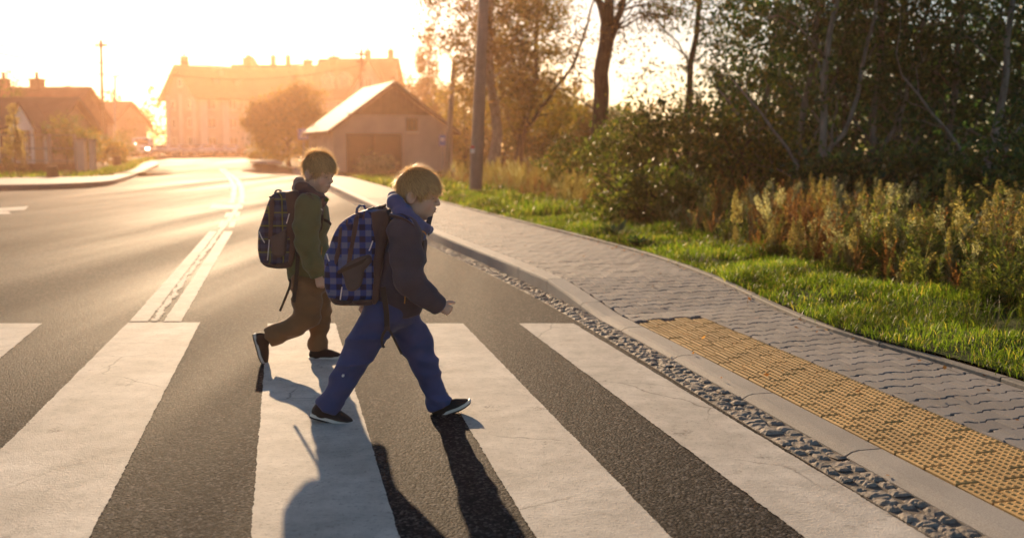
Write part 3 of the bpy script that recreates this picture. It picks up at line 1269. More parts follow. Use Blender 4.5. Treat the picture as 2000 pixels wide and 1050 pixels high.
def mass(name, label, spans, mat, size, seed):
    g = np.random.default_rng(seed)
    bl = []
    for x0, x1, y, h, n in spans:
        m = max(3, int(abs(x1 - x0) / 5))
        for k in range(m):
            x = x0 + (x1 - x0) * (k + g.uniform(.2, .8)) / m
            hh = h * g.uniform(.7, 1.1)
            bl.append(((x, y + g.uniform(-3, 3), T(y) + hh * .45), (4.0, 2.5, hh * .55), n, 36, .8))
    V, F, _ = leaves(g, bl, size)
    o = link(name, np_mesh(name, V, F), mat)
    tag(o, label, 'trees', kind='stuff')
    return o


mass('far_woods', 'distant line of trees behind the roofs', [(-170, -66, 205, 13, 520), (-64, 10, 215, 12, 420)], M['leaf_olive'], .8, 4)
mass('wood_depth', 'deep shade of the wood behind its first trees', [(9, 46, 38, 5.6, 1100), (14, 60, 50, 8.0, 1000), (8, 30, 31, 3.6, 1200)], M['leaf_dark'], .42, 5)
mass('field_edge', 'low far growth behind the street trees', [(-6, 12, 84, 5, 900), (0, 30, 100, 7, 700)], M['leaf_rust'], .5, 6)

# ------------------------------------------------------------------ grass verge
WEED_PX = [(2300, 720), (2000, 640), (1800, 588), (1600, 540), (1400, 488), (1200, 425), (1000, 385), (900, 365), (820, 350)]
WEED = catmull([tuple(gp(x, y, 0.1))[:2] for x, y in WEED_PX], 0.2)


def weed_x(y):
    return float(np.interp(y, WEED[:, 1], WEED[:, 0]))


def edge_x(y):
    return float(np.interp(y, EDGE[:, 1], EDGE[:, 0]))


EY0 = float(EDGE[0, 1])


def verge_z(x, y):
    d = x - edge_x(y)
    k = min(1.0, max(0.0, d / 0.5))
    return 0.105 + k * (0.055 * pnoise((x * 1.1, y * 1.1, 3.1)) + 0.03 * pnoise((x * 3.3, y * 3.3, 1.0)) + 0.03) + T(y)


rows = []
for y in np.concatenate([np.arange(2.2, 16, 0.16), np.arange(16, 62, 0.6)]):
    ex = edge_x(min(y, EDGE[-1, 1])) - (max(0, y - EDGE[-1, 1]) * 0.25)
    r = []
    for d in list(np.linspace(0.055, 3.0, 18)) + [4, 5.5, 8, 12, 18, 30]:
        r.append((ex + d, y, verge_z(ex + d, y) if y < 40 else 0.1 + T(y)))
    rows.append(r)
me = strip_mesh(rows, 'grass_verge')
me.polygons.foreach_set('use_smooth', [True] * len(me.polygons))
ob = link('grass_verge', me, M['turf'])
tag(ob, 'uneven grass verge between paving and weeds', 'verge', kind='structure')


def grass_mat():
    m = NT('grass_blade', 0.45, 0.3)
    c = m.ramp(m.island(), [(0.0, (0.035, 0.070, 0.010)), (0.5, (0.070, 0.125, 0.018)), (0.85, (0.12, 0.17, 0.03)), (1.0, (0.26, 0.22, 0.09))])
    big = m.ramp(m.noise(m.pos(), 1.3, 4), [(0.36, 0.30), (0.5, 0.8), (0.64, 1.3)])
    c = m.mix(1.0, c, big, 'MULTIPLY')
    m.color(c)
    m.translucent(0.6, m.mix(1.0, c, (2.3, 2.2, 0.8), 'MULTIPLY'))
    return m.mat


M['grass'] = grass_mat()


def blades(g, x, y, z, h, w, lean=0.5):
    n = len(x)
    a = g.uniform(0, 2 * math.pi, n)
    b = g.uniform(0, 2 * math.pi, n)
    l = g.uniform(0.1, lean * 2, n) * h
    V = np.zeros((n, 5, 3), np.float32)
    wx, wy = np.cos(a) * w / 2, np.sin(a) * w / 2
    bx, by = np.cos(b) * l, np.sin(b) * l
    V[:, 0] = np.stack([x - wx, y - wy, z], 1)
    V[:, 1] = np.stack([x + wx, y + wy, z], 1)
    V[:, 2] = np.stack([x + bx * .35 + wx * .8, y + by * .35 + wy * .8, z + h * .6], 1)
    V[:, 3] = np.stack([x + bx * .35 - wx * .8, y + by * .35 - wy * .8, z + h * .6], 1)
    V[:, 4] = np.stack([x + bx, y + by, z + h * np.clip(1 - 0.25 * l / h, .4, 1)], 1)
    i = np.arange(n, dtype=np.int32) * 5
    F = np.concatenate([np.stack([i, i + 1, i + 2], 1), np.stack([i, i + 2, i + 3], 1), np.stack([i + 3, i + 2, i + 4], 1)])
    return V.reshape(-1, 3), F


g = np.random.default_rng(21)
bx, by, bz, bh, bw = [], [], [], [], []
tuft = [(g.uniform(0.15, 3.2), g.uniform(4, 30), g.uniform(.18, .45)) for _ in range(260)]
for (y0, y1, dens, hh, ww) in ((2.2, 3.6, 1500, .055, .006), (3.6, 7.5, 3000, .055, .0042), (7.5, 11, 2300, .06, .006), (11, 17, 1000, .075, .010), (17, 27, 420, .09, .018), (27, 48, 120, .12, .04)):
    area = (y1 - y0) * 3.6
    n = int(area * dens)
    yy = g.uniform(y0, y1, n)
    ex = np.interp(yy, EDGE[:, 1], EDGE[:, 0])
    ex = ex - np.maximum(0, yy - EDGE[-1, 1]) * 0.25
    xx = ex + 0.045 - 0.05 * (g.uniform(0, 1, n) < .04) + g.uniform(0, 1, n) ** 1.15 * 3.5
    bare = np.array([pnoise((a_ * 1.7, b_ * 1.7, 9.0)) for a_, b_ in zip(xx, yy)])
    keep = (np.abs(xx / yy) < 0.85) & (g.uniform(0, 1, n) < np.clip(1.1 + 2.2 * bare, .12, 1))
    xx, yy, ex = xx[keep], yy[keep], ex[keep]
    hmul = g.uniform(.5, 1.4, len(xx))
    for (td, ty, tr) in tuft:
        d2 = (xx - ex - td) ** 2 + (yy - ty) ** 2
        hmul += 1.1 * np.exp(-d2 / (tr * tr * .5))
    bx.append(xx); by.append(yy); bh.append(hh * hmul); bw.append(np.full(len(xx), ww) * g.uniform(.7, 1.3, len(xx)))
    bz.append(np.array([verge_z(a_, b_) - .006 for a_, b_ in zip(xx, yy)]))
V, F = blades(g, np.concatenate(bx), np.concatenate(by), np.concatenate(bz), np.concatenate(bh), np.concatenate(bw), .55)
ob = link('grass', np_mesh('grass', V, F), M['grass'])
tag(ob, 'sunlit short green grass along the paved footway', 'grass', kind='stuff')

# ------------------------------------------------------------------ weeds
M['weed_tan'] = leaf_mat('weed_tan', [(0.0, (0.12, 0.10, 0.035)), (0.6, (0.25, 0.20, 0.085)), (1.0, (0.44, 0.37, 0.20))], 0.5, .7, 1.8)
M['weed_red'] = leaf_mat('weed_red', [(0.0, (0.12, 0.05, 0.022)), (0.6, (0.24, 0.11, 0.045)), (1.0, (0.36, 0.20, 0.09))], 0.5, .7, 1.8)
M['weed_green'] = leaf_mat('weed_green', [(0.0, (0.05, 0.075, 0.018)), (0.6, (0.11, 0.14, 0.035)), (0.92, (0.19, 0.20, 0.06)), (1.0, (0.36, 0.24, 0.07))], 0.55, .5, 2.3)
M['weed_white'] = leaf_mat('weed_white', [(0.0, (0.20, 0.19, 0.10)), (0.6, (0.40, 0.37, 0.24)), (1.0, (0.66, 0.62, 0.48))], 0.5, .8, 1.6)


def stem_leaves(g, h, n, length, droop, r=.0):
    """narrow leaves along a stem"""
    t = g.uniform(.12, .95, n)
    a = g.uniform(0, 2 * math.pi, n)
    D = np.stack([np.cos(a), np.sin(a), g.normal(.55 - droop, .25, n)], 1)
    D /= np.linalg.norm(D, axis=1)[:, None]
    L = length * g.uniform(.6, 1.2, n) * (1.15 - .6 * t)
    C = np.stack([np.zeros(n), np.zeros(n), t * h], 1) + D * L[:, None] * .5
    W = np.cross(D, np.array([0, 0, 1.0]))
    W /= np.linalg.norm(W, axis=1)[:, None] + 1e-9
    return kite(C, D, W, L, .2)


def plume(g, h, z0, r, n, size, taper=True):
    t = g.uniform(0, 1, n)
    a = g.uniform(0, 2 * math.pi, n)
    rr = r * np.sqrt(g.uniform(0, 1, n)) * ((1 - t) ** .6 if taper else np.sin(np.clip(t, .08, .95) * math.pi) ** .6)
    C = np.stack([np.cos(a) * rr, np.sin(a) * rr, z0 + t * (h - z0)], 1)
    D = np.stack([np.cos(a) * .6, np.sin(a) * .6, np.full(n, .9)], 1) + g.normal(0, .3, (n, 3))
    D /= np.linalg.norm(D, axis=1)[:, None]
    W = np.cross(D, rdirs(g, n))
    W /= np.linalg.norm(W, axis=1)[:, None] + 1e-9
    return kite(C, D, W, size * g.uniform(.6, 1.4, n), .35)


def stalk(g, h, bend=.12, r=.004):
    a = g.uniform(0, 6.28)
    mb = MB()
    k = g.uniform(.2, 1) * bend * h
    P = [(math.cos(a) * k * t * t, math.sin(a) * k * t * t, h * t) for t in (0, .35, .7, 1.0)]
    mb.tube(P, [r, r * .9, r * .7, r * .4], 3, cap=False)
    V = np.array([tuple(v) for v in mb.v], np.float32)
    F = np.array(mb.f, np.int32)
    return V, F


def shear(V, h, k):
    V = V.copy()
    t = (V[:, 2] / h) ** 2
    V[:, 0] += k[0] * t
    V[:, 1] += k[1] * t
    return V


def weed_geo(kind, g):
    """arrays (V,F) of one plant about 1 m tall"""
    P = []
    if kind == 'plume':
        P.append(stalk(g, 1.0, 0, .005))
        P.append(plume(g, 1.0, .45, .075, 330, .035))
        for _ in range(3):
            a = g.uniform(0, 6.28)
            V, F = plume(g, .85 + g.uniform(-.15, .1), .45, .05, 110, .032)
            V[:, 0] += math.cos(a) * .06
            V[:, 1] += math.sin(a) * .06
            P.append((V, F))
        P.append(stem_leaves(g, .6, 60, .12, .2))
    elif kind == 'fluff':
        for _ in range(6):
            h = g.uniform(.6, 1.0)
            k = g.normal(0, .13, 2)
            V, F = stalk(g, h, 0, .0035)
            P.append((shear(V, h, k), F))
            V, F = plume(g, h, h * .78, .05, 75, .028, False)
            P.append((shear(V, h, k), F))
            V, F = stem_leaves(g, h * .8, 22, .09, .1)
            P.append((shear(V, h, k), F))
    elif kind == 'red':
        for _ in range(9):
            h = g.uniform(.4, .95)
            k = g.normal(0, .18, 2)
            V, F = stalk(g, h, 0, .003)
            P.append((shear(V, h, k), F))
            V, F = plume(g, h, h * .55, .03, 34, .03)
            P.append((shear(V, h, k), F))
            V, F = stem_leaves(g, h * .8, 12, .14, .5)
            P.append((shear(V, h, k), F))
    elif kind == 'green':
        for _ in range(4):
            h = g.uniform(.55, 1.0)
            k = g.normal(0, .10, 2)
            V, F = stalk(g, h, 0, .0045)
            P.append((shear(V, h, k), F))
            V, F = stem_leaves(g, h, 70, .13, .0)
            P.append((shear(V, h, k), F))
    elif kind == 'arch':
        for _ in range(12):
            h = g.uniform(.6, 1.0)
            a = g.uniform(0, 6.28)
            k = g.uniform(.15, .5)
            V, F = stalk(g, h, 0, .003)
            P.append((shear(V, h, (math.cos(a) * k, math.sin(a) * k)), F))
            n = 30
            t = g.uniform(.7, 1, n)
            C = np.stack([math.cos(a) * k * t * t, math.sin(a) * k * t * t, h * t - .1 * (t - .7)], 1)
            D = np.stack([np.full(n, math.cos(a)), np.full(n, math.sin(a)), g.normal(-.2, .3, n)], 1)
            D /= np.linalg.norm(D, axis=1)[:, None]
            W = np.cross(D, rdirs(g, n)); W /= np.linalg.norm(W, axis=1)[:, None]
            P.append(kite(C, D, W, np.full(n, .05), .2))
    Vs, Fs, b = [], [], 0
    for V, F in P:
        Vs.append(V)
        Fs.append(F + b)
        b += len(V)
    return np.concatenate(Vs), np.concatenate(Fs)


gk = np.random.default_rng(9)
WM = {'plume': 'weed_tan', 'fluff': 'weed_white', 'red': 'weed_red', 'green': 'weed_green', 'arch': 'weed_tan'}
protos = {k: [weed_geo(k, gk) for _ in range(7)] for k in WM}
pmesh = {k: [np_mesh('stems', *p) for p in protos[k]] for k in protos}
for k in pmesh:
    for me in pmesh[k]:
        me.materials.append(M[WM[k]])

single = [(1440, 500, 366, 'plume', 'tall tan plume weed, the leftmost big one before the shrubs'),
          (1462, 506, 392, 'green', 'leafy green weed right beside the leftmost tall tan plume'),
          (1510, 505, 352, 'fluff', 'tall weed with pale fluffy heads before the slim wood trunks'),
          (1600, 520, 385, 'fluff', 'white-headed weed cluster above the red-brown stalks'),
          (1640, 522, 378, 'fluff', 'bushy white-headed weed next to the tan and green plumes'),
          (1530, 515, 430, 'red', 'thick clump of red-brown dry stalks'),
          (1565, 520, 425, 'red', 'red-brown dry stalks below the white-headed cluster'),
          (1725, 545, 378, 'green', 'upright green weed beside the tallest tan plume'),
          (1780, 545, 366, 'plume', 'tallest tan plume weed, in the middle of the right-hand weeds'),
          (1755, 560, 400, 'plume', 'shorter tan plume leaning on the tallest plume'),
          (1830, 560, 405, 'green', 'slim green weed right of the tallest plume'),
          (1885, 575, 380, 'fluff', 'tall greenish weed with fluffy head standing against the dark wood'),
          (1950, 590, 375, 'arch', 'arching dry grass tips at the right end of the weeds'),
          (1985, 600, 380, 'arch', 'arching dry grass by the photo\'s right edge'),
          (1940, 620, 450, 'green', 'dense green willow-like weed low at the right'),
          (1990, 640, 440, 'green', 'dense green weed at the photo\'s right edge'),
          (1250, 440, 350, 'plume', 'tan weed plume in front of the glossy shrub'),
          (1340, 462, 400, 'green', 'bright green weed in the open patch before the shrubs'),
          (1100, 405, 330, 'plume', 'sunlit tan weed below the left side of the thick trunk'),
          (1005, 388, 328, 'plume', 'sunlit tan weed to the right of the concrete pole')]
for px, pyb, pyt, kind, lab in single:
    b = gp(px, pyb, .1)
    b = b + Vector((.1, .6, 0)).normalized() * .5
    topz = CAM_H + (294 - pyt) / FPX * b.y
    h = max(.3, topz - .1)
    root = empty('weed_plant', (b.x, b.y, .1 + T(b.y)), gk.uniform(0, 6.28))
    root.scale = (max(.7, h) * 1.0,) * 2 + (h,)
    tag(root, lab, 'weed', 'tall weeds before the wood')
    link('stems', pmesh[kind][int(gk.integers(0, 7))], None, root)

acc = {k: ([], [], 0) for k in protos}
for _ in range(2700):
    y = 3.4 + 35 * gk.uniform(0, 1) ** 1.5
    d = gk.uniform(0, 1) ** 1.2 * (3.6 + y * .05)
    x = weed_x(y) + .05 + d
    if x / y > .95:
        continue
    u = gk.uniform()
    px = 1000 + 2000 * x / y
    pr = {'red': .26, 'green': .50, 'fluff': .10, 'plume': .06, 'arch': .08}
    if 1450 < px < 1620 and d < 2.2:
        pr = {'red': .6, 'green': .15, 'fluff': .1, 'plume': .1, 'arch': .05}
    elif px < 1240:
        pr = {'red': .25, 'green': .2, 'fluff': .1, 'plume': .3, 'arch': .15}
    elif px > 1750:
        pr = {'red': .16, 'green': .64, 'fluff': .08, 'plume': .06, 'arch': .06}
    kind = gk.choice(list(pr), p=np.array(list(pr.values())) / sum(pr.values()))
    h = gk.uniform(.28, .80) * (1.0 + .1 * min(d, 2)) * (.65 if d < .35 else 1)
    V, F = protos[kind][int(gk.integers(0, 7))]
    a = gk.uniform(0, 6.28)
    c_, s_ = math.cos(a), math.sin(a)
    V2 = np.stack([V[:, 0] * c_ - V[:, 1] * s_, V[:, 0] * s_ + V[:, 1] * c_, V[:, 2]], 1) * h * np.array([1.15, 1.15, 1])
    V2 += np.array([x, y, .1 + T(y)])
    A = acc[kind]
    A[0].append(V2)
    A[1].append(F + A[2])
    acc[kind] = (A[0], A[1], A[2] + len(V2))
nm = {'plume': ('tan_undergrowth', 'mass of tan plumed weeds along the verge'), 'fluff': ('pale_undergrowth', 'scattered pale-headed weeds along the verge'), 'red': ('red_undergrowth', 'red-brown dry stalks among the weeds'),
      'green': ('green_undergrowth', 'green leafy weeds along the verge'), 'arch': ('dry_grass_undergrowth', 'thin dry grass stems among the weeds')}
for k, (Vl, Fl, n) in acc.items():
    ob = link(nm[k][0], np_mesh(nm[k][0], np.concatenate(Vl), np.concatenate(Fl)), M[WM[k]])
    tag(ob, nm[k][1], 'weeds', kind='stuff')

# broad-leaved rosettes in the lawn
def rosette(g, r):
    n = 24
    a = g.uniform(0, 6.28, n)
    D = np.stack([np.cos(a), np.sin(a), g.uniform(.2, .9, n)], 1)
    D /= np.linalg.norm(D, axis=1)[:, None]
    W = np.cross(D, np.array([0, 0, 1.0])); W /= np.linalg.norm(W, axis=1)[:, None]
    L = r * g.uniform(.7, 1.2, n)
    return kite(D * L[:, None] * .5, D, W, L, .4)


for px, py, r, lab in [(1200, 462, .30, 'dark leafy dock plant in the sunny lawn'), (1245, 480, .2, 'small dark leafy plant near the paving edge'), (1930, 612, .13, 'bright green broad-leaved plant at the shaded edge of the lawn'), (1610, 490, .18, 'small yellow-green broad-leaved plant among the weeds')]:
    p = gp(px, py, .13)
    V, F = rosette(gk, r)
    ob = link('dock_plant', np_mesh('dock_plant', V, F), M['leaf_bush'] if px > 1500 else M['leaf_dark'])
    ob.location = p
    tag(ob, lab, 'plant', 'leafy plants in the lawn')

# ------------------------------------------------------------------ fallen leaves on the paving
g = np.random.default_rng(77)
n = 170
ss = 2.0 + 14 * g.uniform(0, 1, n) ** 1.2
wv_ = np.array([pave_w(a_) for a_ in ss])
vv = np.where(g.uniform(0, 1, n) < .7, wv_ - np.abs(g.normal(0, .10, n)), g.uniform(-.15, 1.0, n) * wv_)
C = np.array([(lambda q, z_: (q[0], q[1], z_ + .012))(kf(a_, b_), pave_z(a_, b_) if b_ > .02 else .01) for a_, b_ in zip(ss, vv)])
D = rdirs(g, n)
D[:, 2] *= .35
D /= np.linalg.norm(D, axis=1)[:, None]
W = np.cross(D, np.array([0, 0, 1.0]) + g.normal(0, .25, (n, 3)))
W /= np.linalg.norm(W, axis=1)[:, None]
V, F = kite(C, D, W, g.uniform(.018, .045, n), .6)
ob = link('fallen_leaves', np_mesh('fallen_leaves', V, F), M['weed_red'])
tag(ob, 'small dry leaves scattered along the paving edge', 'leaves', kind='stuff')
# ------------------------------------------------------------------ buildings and street furniture
M['wall_cream'] = plain('wall_cream', (0.50, 0.42, 0.34), .9, .1, var=.1, scale=.8)
M['wall_barn'] = plain('wall_barn', (0.46, 0.36, 0.28), .9, .1, var=.15, scale=.8)
M['wall_white'] = plain('wall_white', (0.66, 0.60, 0.53), .9, .1, var=.08, scale=.8)
M['wall_ochre'] = plain('wall_ochre', (0.42, 0.30, 0.20), .9, .1, var=.12, scale=.8)
M['wall_brick'] = plain('wall_brick', (0.26, 0.13, 0.085), .9, .1, var=.2, scale=1.5)
M['roof_red'] = plain('roof_red', (0.20, 0.085, 0.055), .75, .2, var=.25, scale=1.2, bump=.5, bscale=9)
M['roof_dark'] = plain('roof_dark', (0.085, 0.055, 0.045), .75, .2, var=.25, scale=1.2, bump=.5, bscale=9)
M['timber'] = plain('timber', (0.13, 0.075, 0.045), .85, .15, var=.3, scale=3)
M['timber_pale'] = plain('timber_pale', (0.34, 0.27, 0.20), .85, .15, var=.25, scale=3)
M['concrete'] = plain('concrete', (0.22, 0.19, 0.165), .85, .2, var=.15, scale=4, bump=.3, bscale=40)
M['steel'] = plain('steel', (0.22, 0.22, 0.22), .5, .4, .4, var=.1)
M['white_paint'] = plain('white_paint', (0.72, 0.70, 0.66), .5, .4, var=.05)
M['dark_gap'] = plain('dark_door', (0.06, 0.042, 0.032), .8, .2, var=.2)
M['sign_blue'] = plain('sign_blue', (0.035, 0.11, 0.42), .4, .5, var=.04)
M['sign_red'] = plain('sign_red', (0.45, 0.03, 0.03), .4, .5, var=.04)
M['black'] = plain('black_rubber', (0.02, 0.02, 0.02), .7, .3, var=.2)


def glass_mat(name, c=(0.03, 0.035, 0.04), r=.06):
    m = NT(name, r, 0.7)
    m.color(c)
    return m.mat


M['pane'] = glass_mat('pane')
M['chrome'] = plain('chrome', (.6, .6, .6), .25, .5, 1.0, var=.03)


def window(parent, x, y, z, w, h, Mx, nrm='y-', frame='white_paint'):
    """window centred at (x,z) on the wall plane y; Mx orients it"""
    fr = MB()
    t, d = .08, .06
    fr.box((x - w / 2, y - d, z - h / 2), (x - w / 2 + t, y + .02, z + h / 2), M=Mx)
    fr.box((x + w / 2 - t, y - d, z - h / 2), (x + w / 2, y + .02, z + h / 2), M=Mx)
    fr.box((x - w / 2 + t, y - d, z + h / 2 - t), (x + w / 2 - t, y + .02, z + h / 2), M=Mx)
    fr.box((x - w / 2 + t, y - d, z - h / 2), (x + w / 2 - t, y + .02, z - h / 2 + t), M=Mx)
    fr.box((x - .03, y - d + .01, z - h / 2 + t), (x + .03, y + .02, z + h / 2 - t), M=Mx)
    wo = fr.build('window', M[frame], parent)
    MB().box((x - w / 2 + t, y - .025, z - h / 2 + t), (x + w / 2 - t, y - .012, z + h / 2 - t), M=Mx).build('pane', M['pane'], wo)
    MB().box((x - w / 2 - .08, y - .14, z - h / 2 - .07), (x + w / 2 + .08, y + .01, z - h / 2 - .003), M=Mx).build('sill', M['wall_white'], wo)
    return wo


def gable_house(name, label, base, rz, L, W, hw, hr, wall, roof, over=.5, wins=(), gwins=(), chim=(), cat='house', door=None, group=None):
    """ridge along local x; origin at the front-left corner; front wall at y=0"""
    root = empty(name, base, rz)
    tag(root, label, cat, group)
    w = MB()
    prof = [(0, -.5), (W, -.5), (W, hw), (W / 2, hr - .12), (0, hw)]
    w.prism(prof, 0, L, 'x')
    w.build('wall', M[wall], root)
    r = MB()
    sl = (hr - hw) / (W / 2)
    th = .18
    for sgn in (0, 1):
        ya, yb = (-over, W / 2) if sgn == 0 else (W + over, W / 2)
        za, zb = hw - over * sl, hr
        vs = []
        for x in (-over, L + over):
            vs += [(x, ya, za), (x, yb, zb), (x, yb, zb + th), (x, ya, za + th)]
        r.add(vs, [(0, 1, 2, 3), (7, 6, 5, 4), (0, 4, 5, 1), (1, 5, 6, 2), (2, 6, 7, 3), (3, 7, 4, 0)])
    ro = r.build('roof', M[roof], root)
    for (cx, cy, cw, ch) in chim:
        z0 = hw + (W / 2 - abs(cy - W / 2)) * sl - .3
        c = MB().box((cx - cw / 2, cy - cw / 2, z0), (cx + cw / 2, cy + cw / 2, z0 + ch)).box((cx - cw / 2 - .08, cy - cw / 2 - .08, z0 + ch), (cx + cw / 2 + .08, cy + cw / 2 + .08, z0 + ch + .15))
        c.tube([(cx, cy, z0 + ch + .15), (cx, cy, z0 + ch + .7)], .14, 6)
        c.build('chimney', M['wall_brick'], ro)
    I = Matrix.Identity(4)
    G = Matrix.Rotation(R(-90), 4, 'Z')          # left gable: local (u along -y)
    for (x, z, ww, hh) in wins:
        window(root, x, 0, z, ww, hh, I)
    for (u, z, ww, hh) in gwins:
        window(root, -u, 0, z, ww, hh, G)
    if door:
        x, ww, hh = door
        d = MB().box((x - ww / 2, -.06, 0), (x + ww / 2, .02, hh)).build('door', M['dark_gap'], root)
        MB().box((x + ww / 2 - .18, -.1, hh * .48), (x + ww / 2 - .08, -.06, hh * .52)).build('handle', M['chrome'], d)
    return root, ro


# apartment building: wing with the gable to the left, and the long block behind
root, ro = gable_house('apartment_wing', 'tall cream apartment wing with steep gable at the bend of the street', (-45.6, 150, .6), R(43), 17, 10.5, 8.8, 13.1, 'wall_cream', 'roof_red', .9,
            wins=[(x, z, 1.4, 1.5) for x in (2.2, 5.6, 9.0, 12.4) for z in (1.9, 4.7, 7.4)],
            gwins=[(u, z, 1.3, 1.5) for u in (2.6, 7.8) for z in (1.9, 4.7, 7.4)] + [(5.2, 10.6, 1.2, 1.3)], chim=[(.8, 5.2, .9, 1.6), (11.0, 5.2, .9, 2.0)], cat='building')
for x in (0.4, 3.9, 7.3):
    MB().box((x, -.09, .0), (x + 1.1, -.002, 8.9)).build('pilaster', M['wall_white'], root)
for u in (.4, 4.7, 9.0):
    MB().box((-.09, u, 0), (-.002, u + 1.1, 8.9)).build('pilaster', M['wall_white'], root)
MB().box((-.12, -.12, -.4), (17.1, -.003, 1.0)).build('plinth', M['wall_brick'], root)
for x, y_ in ((3.6, 2.2), (7.0, 2.2), (5.2, 3.8)):
    z_ = 8.8 + y_ * 4.3 / 5.25 + .19
    MB().box((x, y_ - .5, z_ - .42), (x + 1.0, y_ + .5, z_ + .50), M=None).build('skylight', M['pane'], ro)

def cross_gable(root, x0, x1, zb, zp, dep, wall, roof):
    c_ = (x0 + x1) / 2
    cg = MB().prism([(x0, zb), (x1, zb), (c_, zp)], -.3, dep, 'y').build('cross_gable', M[wall], root)
    g3 = MB()
    for sg in (-1, 1):
        hw_ = (x1 - x0) / 2 + .6
        vs = []
        for yy in (-.8, dep + .02):
            for qx, qz in ((c_ + sg * hw_, zb - .5), (c_, zp + .25)):
                vs += [(qx, yy, qz), (qx, yy, qz + .2)]
        g3.add(vs, [(0, 1, 3, 2), (4, 6, 7, 5), (0, 4, 5, 1), (2, 3, 7, 6), (1, 5, 7, 3), (0, 2, 6, 4)])
    g3.build('cross_roof', M[roof], root)
    window(cg, c_, -.3, zb + (zp - zb) * .35, 1.2, 1.4, Matrix.Identity(4))


def dormer(root, x, z0, wall):
    do = MB().prism([(x, z0), (x + 2.0, z0), (x + 2.0, z0 + 1.5), (x + 1.0, z0 + 2.4), (x, z0 + 1.5)], .75, 4.5, 'y').build('dormer', M[wall], root)
    MB().box((x + .4, .71, z0 + .35), (x + 1.6, .745, z0 + 1.45)).build('pane', M['pane'], do)


root, ro = gable_house('apartment_block', 'tall apartment block with chimneys behind the left side of the golden tree', (-45.0, 166, .6), R(6), 13.2, 11.5, 9.2, 14.6, 'wall_ochre', 'roof_red', .7,
            wins=[(x, z, 1.5, 1.5) for x in np.arange(2.0, 12.5, 3.0) for z in (2.0, 4.8, 7.4)], chim=[(6.2, 5.0, .8, 2.4), (8.6, 5.0, .8, 2.4), (11.8, 5.2, 1.4, 1.6)], cat='building')
cross_gable(root, .2, 6.0, 9.4, 15.4, 5.6, 'wall_ochre', 'roof_red')
dormer(root, 7.0, 10.4, 'wall_ochre')
dormer(root, 10.0, 10.4, 'wall_ochre')
root, ro = gable_house('apartment_block', 'apartment block with sunlit gable roof behind the barn', (-30.6, 159, .6), R(-7), 11.6, 11.5, 9.0, 14.9, 'wall_cream', 'roof_dark', .7,
            wins=[(x, z, 1.5, 1.5) for x in np.arange(1.6, 11.0, 3.0) for z in (2.0, 4.8, 7.3)], chim=[(2.0, 5.0, 1.3, 1.3), (7.6, 4.6, .8, 2.6), (11.0, 5.6, .8, 1.7)], cat='building')
cross_gable(root, 6.2, 11.6, 9.2, 14.0, 5.0, 'wall_cream', 'roof_dark')
dormer(root, 1.2, 10.2, 'wall_cream')
dormer(root, 3.8, 10.2, 'wall_cream')

# barn with plank gable, roof slope catching the sun
b = gp(664, 338)
root, ro = gable_house('barn', 'small old barn with dark plank gable and sunlit roof slope', (0, 0, 0), 0, 6.5, 6.6, 2.35, 4.75, 'wall_barn', 'roof_dark', .35, chim=[], cat='barn')
# the gable end (local left end) is turned to face the street
root.location = (b.x, 54.5, T(54.5))
root.rotation_euler = (0, 0, R(90 + 22))
root.location = Vector((-9.4, 54.2, T(54))) + Matrix.Rotation(R(112), 3, 'Z') @ Vector((0, -6.6, 0))
for k in range(11):
    y0 = .8 + k * .46
    y1 = y0 + .44
    zt = lambda y: 2.35 + (3.3 - abs(y - 3.3)) * (2.4 / 3.3) - .12
    pts = [(y0, 3.15), (y1, 3.15), (y1, max(3.2, zt(y1))), (y0, max(3.2, zt(y0)))]
    if 3.3 - .22 < y0 < 3.3:
        pts = [(y0, 3.15), (y1, 3.15), (y1, zt(y1)), (3.3, zt(3.3)), (y0, zt(y0))]
    MB().prism(pts, -.05, -.003, 'x').build('plank', M['timber'], root)
dd = MB().box((-.08, 2.9, -.1), (-.003, 5.9, 2.15)).build('barn_door', M['dark_gap'], root)
MB().box((-.12, 4.36, -.1), (-.082, 4.44, 2.1)).build('door_batten', M['timber'], dd)
window(root, -2.3, 0, 2.62, .62, .72, Matrix.Rotation(R(-90), 4, 'Z'), frame='timber')

# pale board fence beside the barn
fr = empty('board_fence', (0, 0, 0))
tag(fr, 'short fence of pale upright boards left of the barn', 'fence')
for k in range(9):
    px = 612 + k * 5
    p = gp(px, 334)
    Y = 58.0
    x = (px - 1000) / FPX * Y
    MB().box((x - .065, Y, T(Y) - .1), (x + .065, Y + .03, T(Y) + 1.75 + (k % 3) * .07)).build('board', M['timber_pale'], fr)
MB().box((-11.35, 58.034, 1.0), (-9.9, 58.08, 1.12)).build('rail', M['timber_pale'], fr)

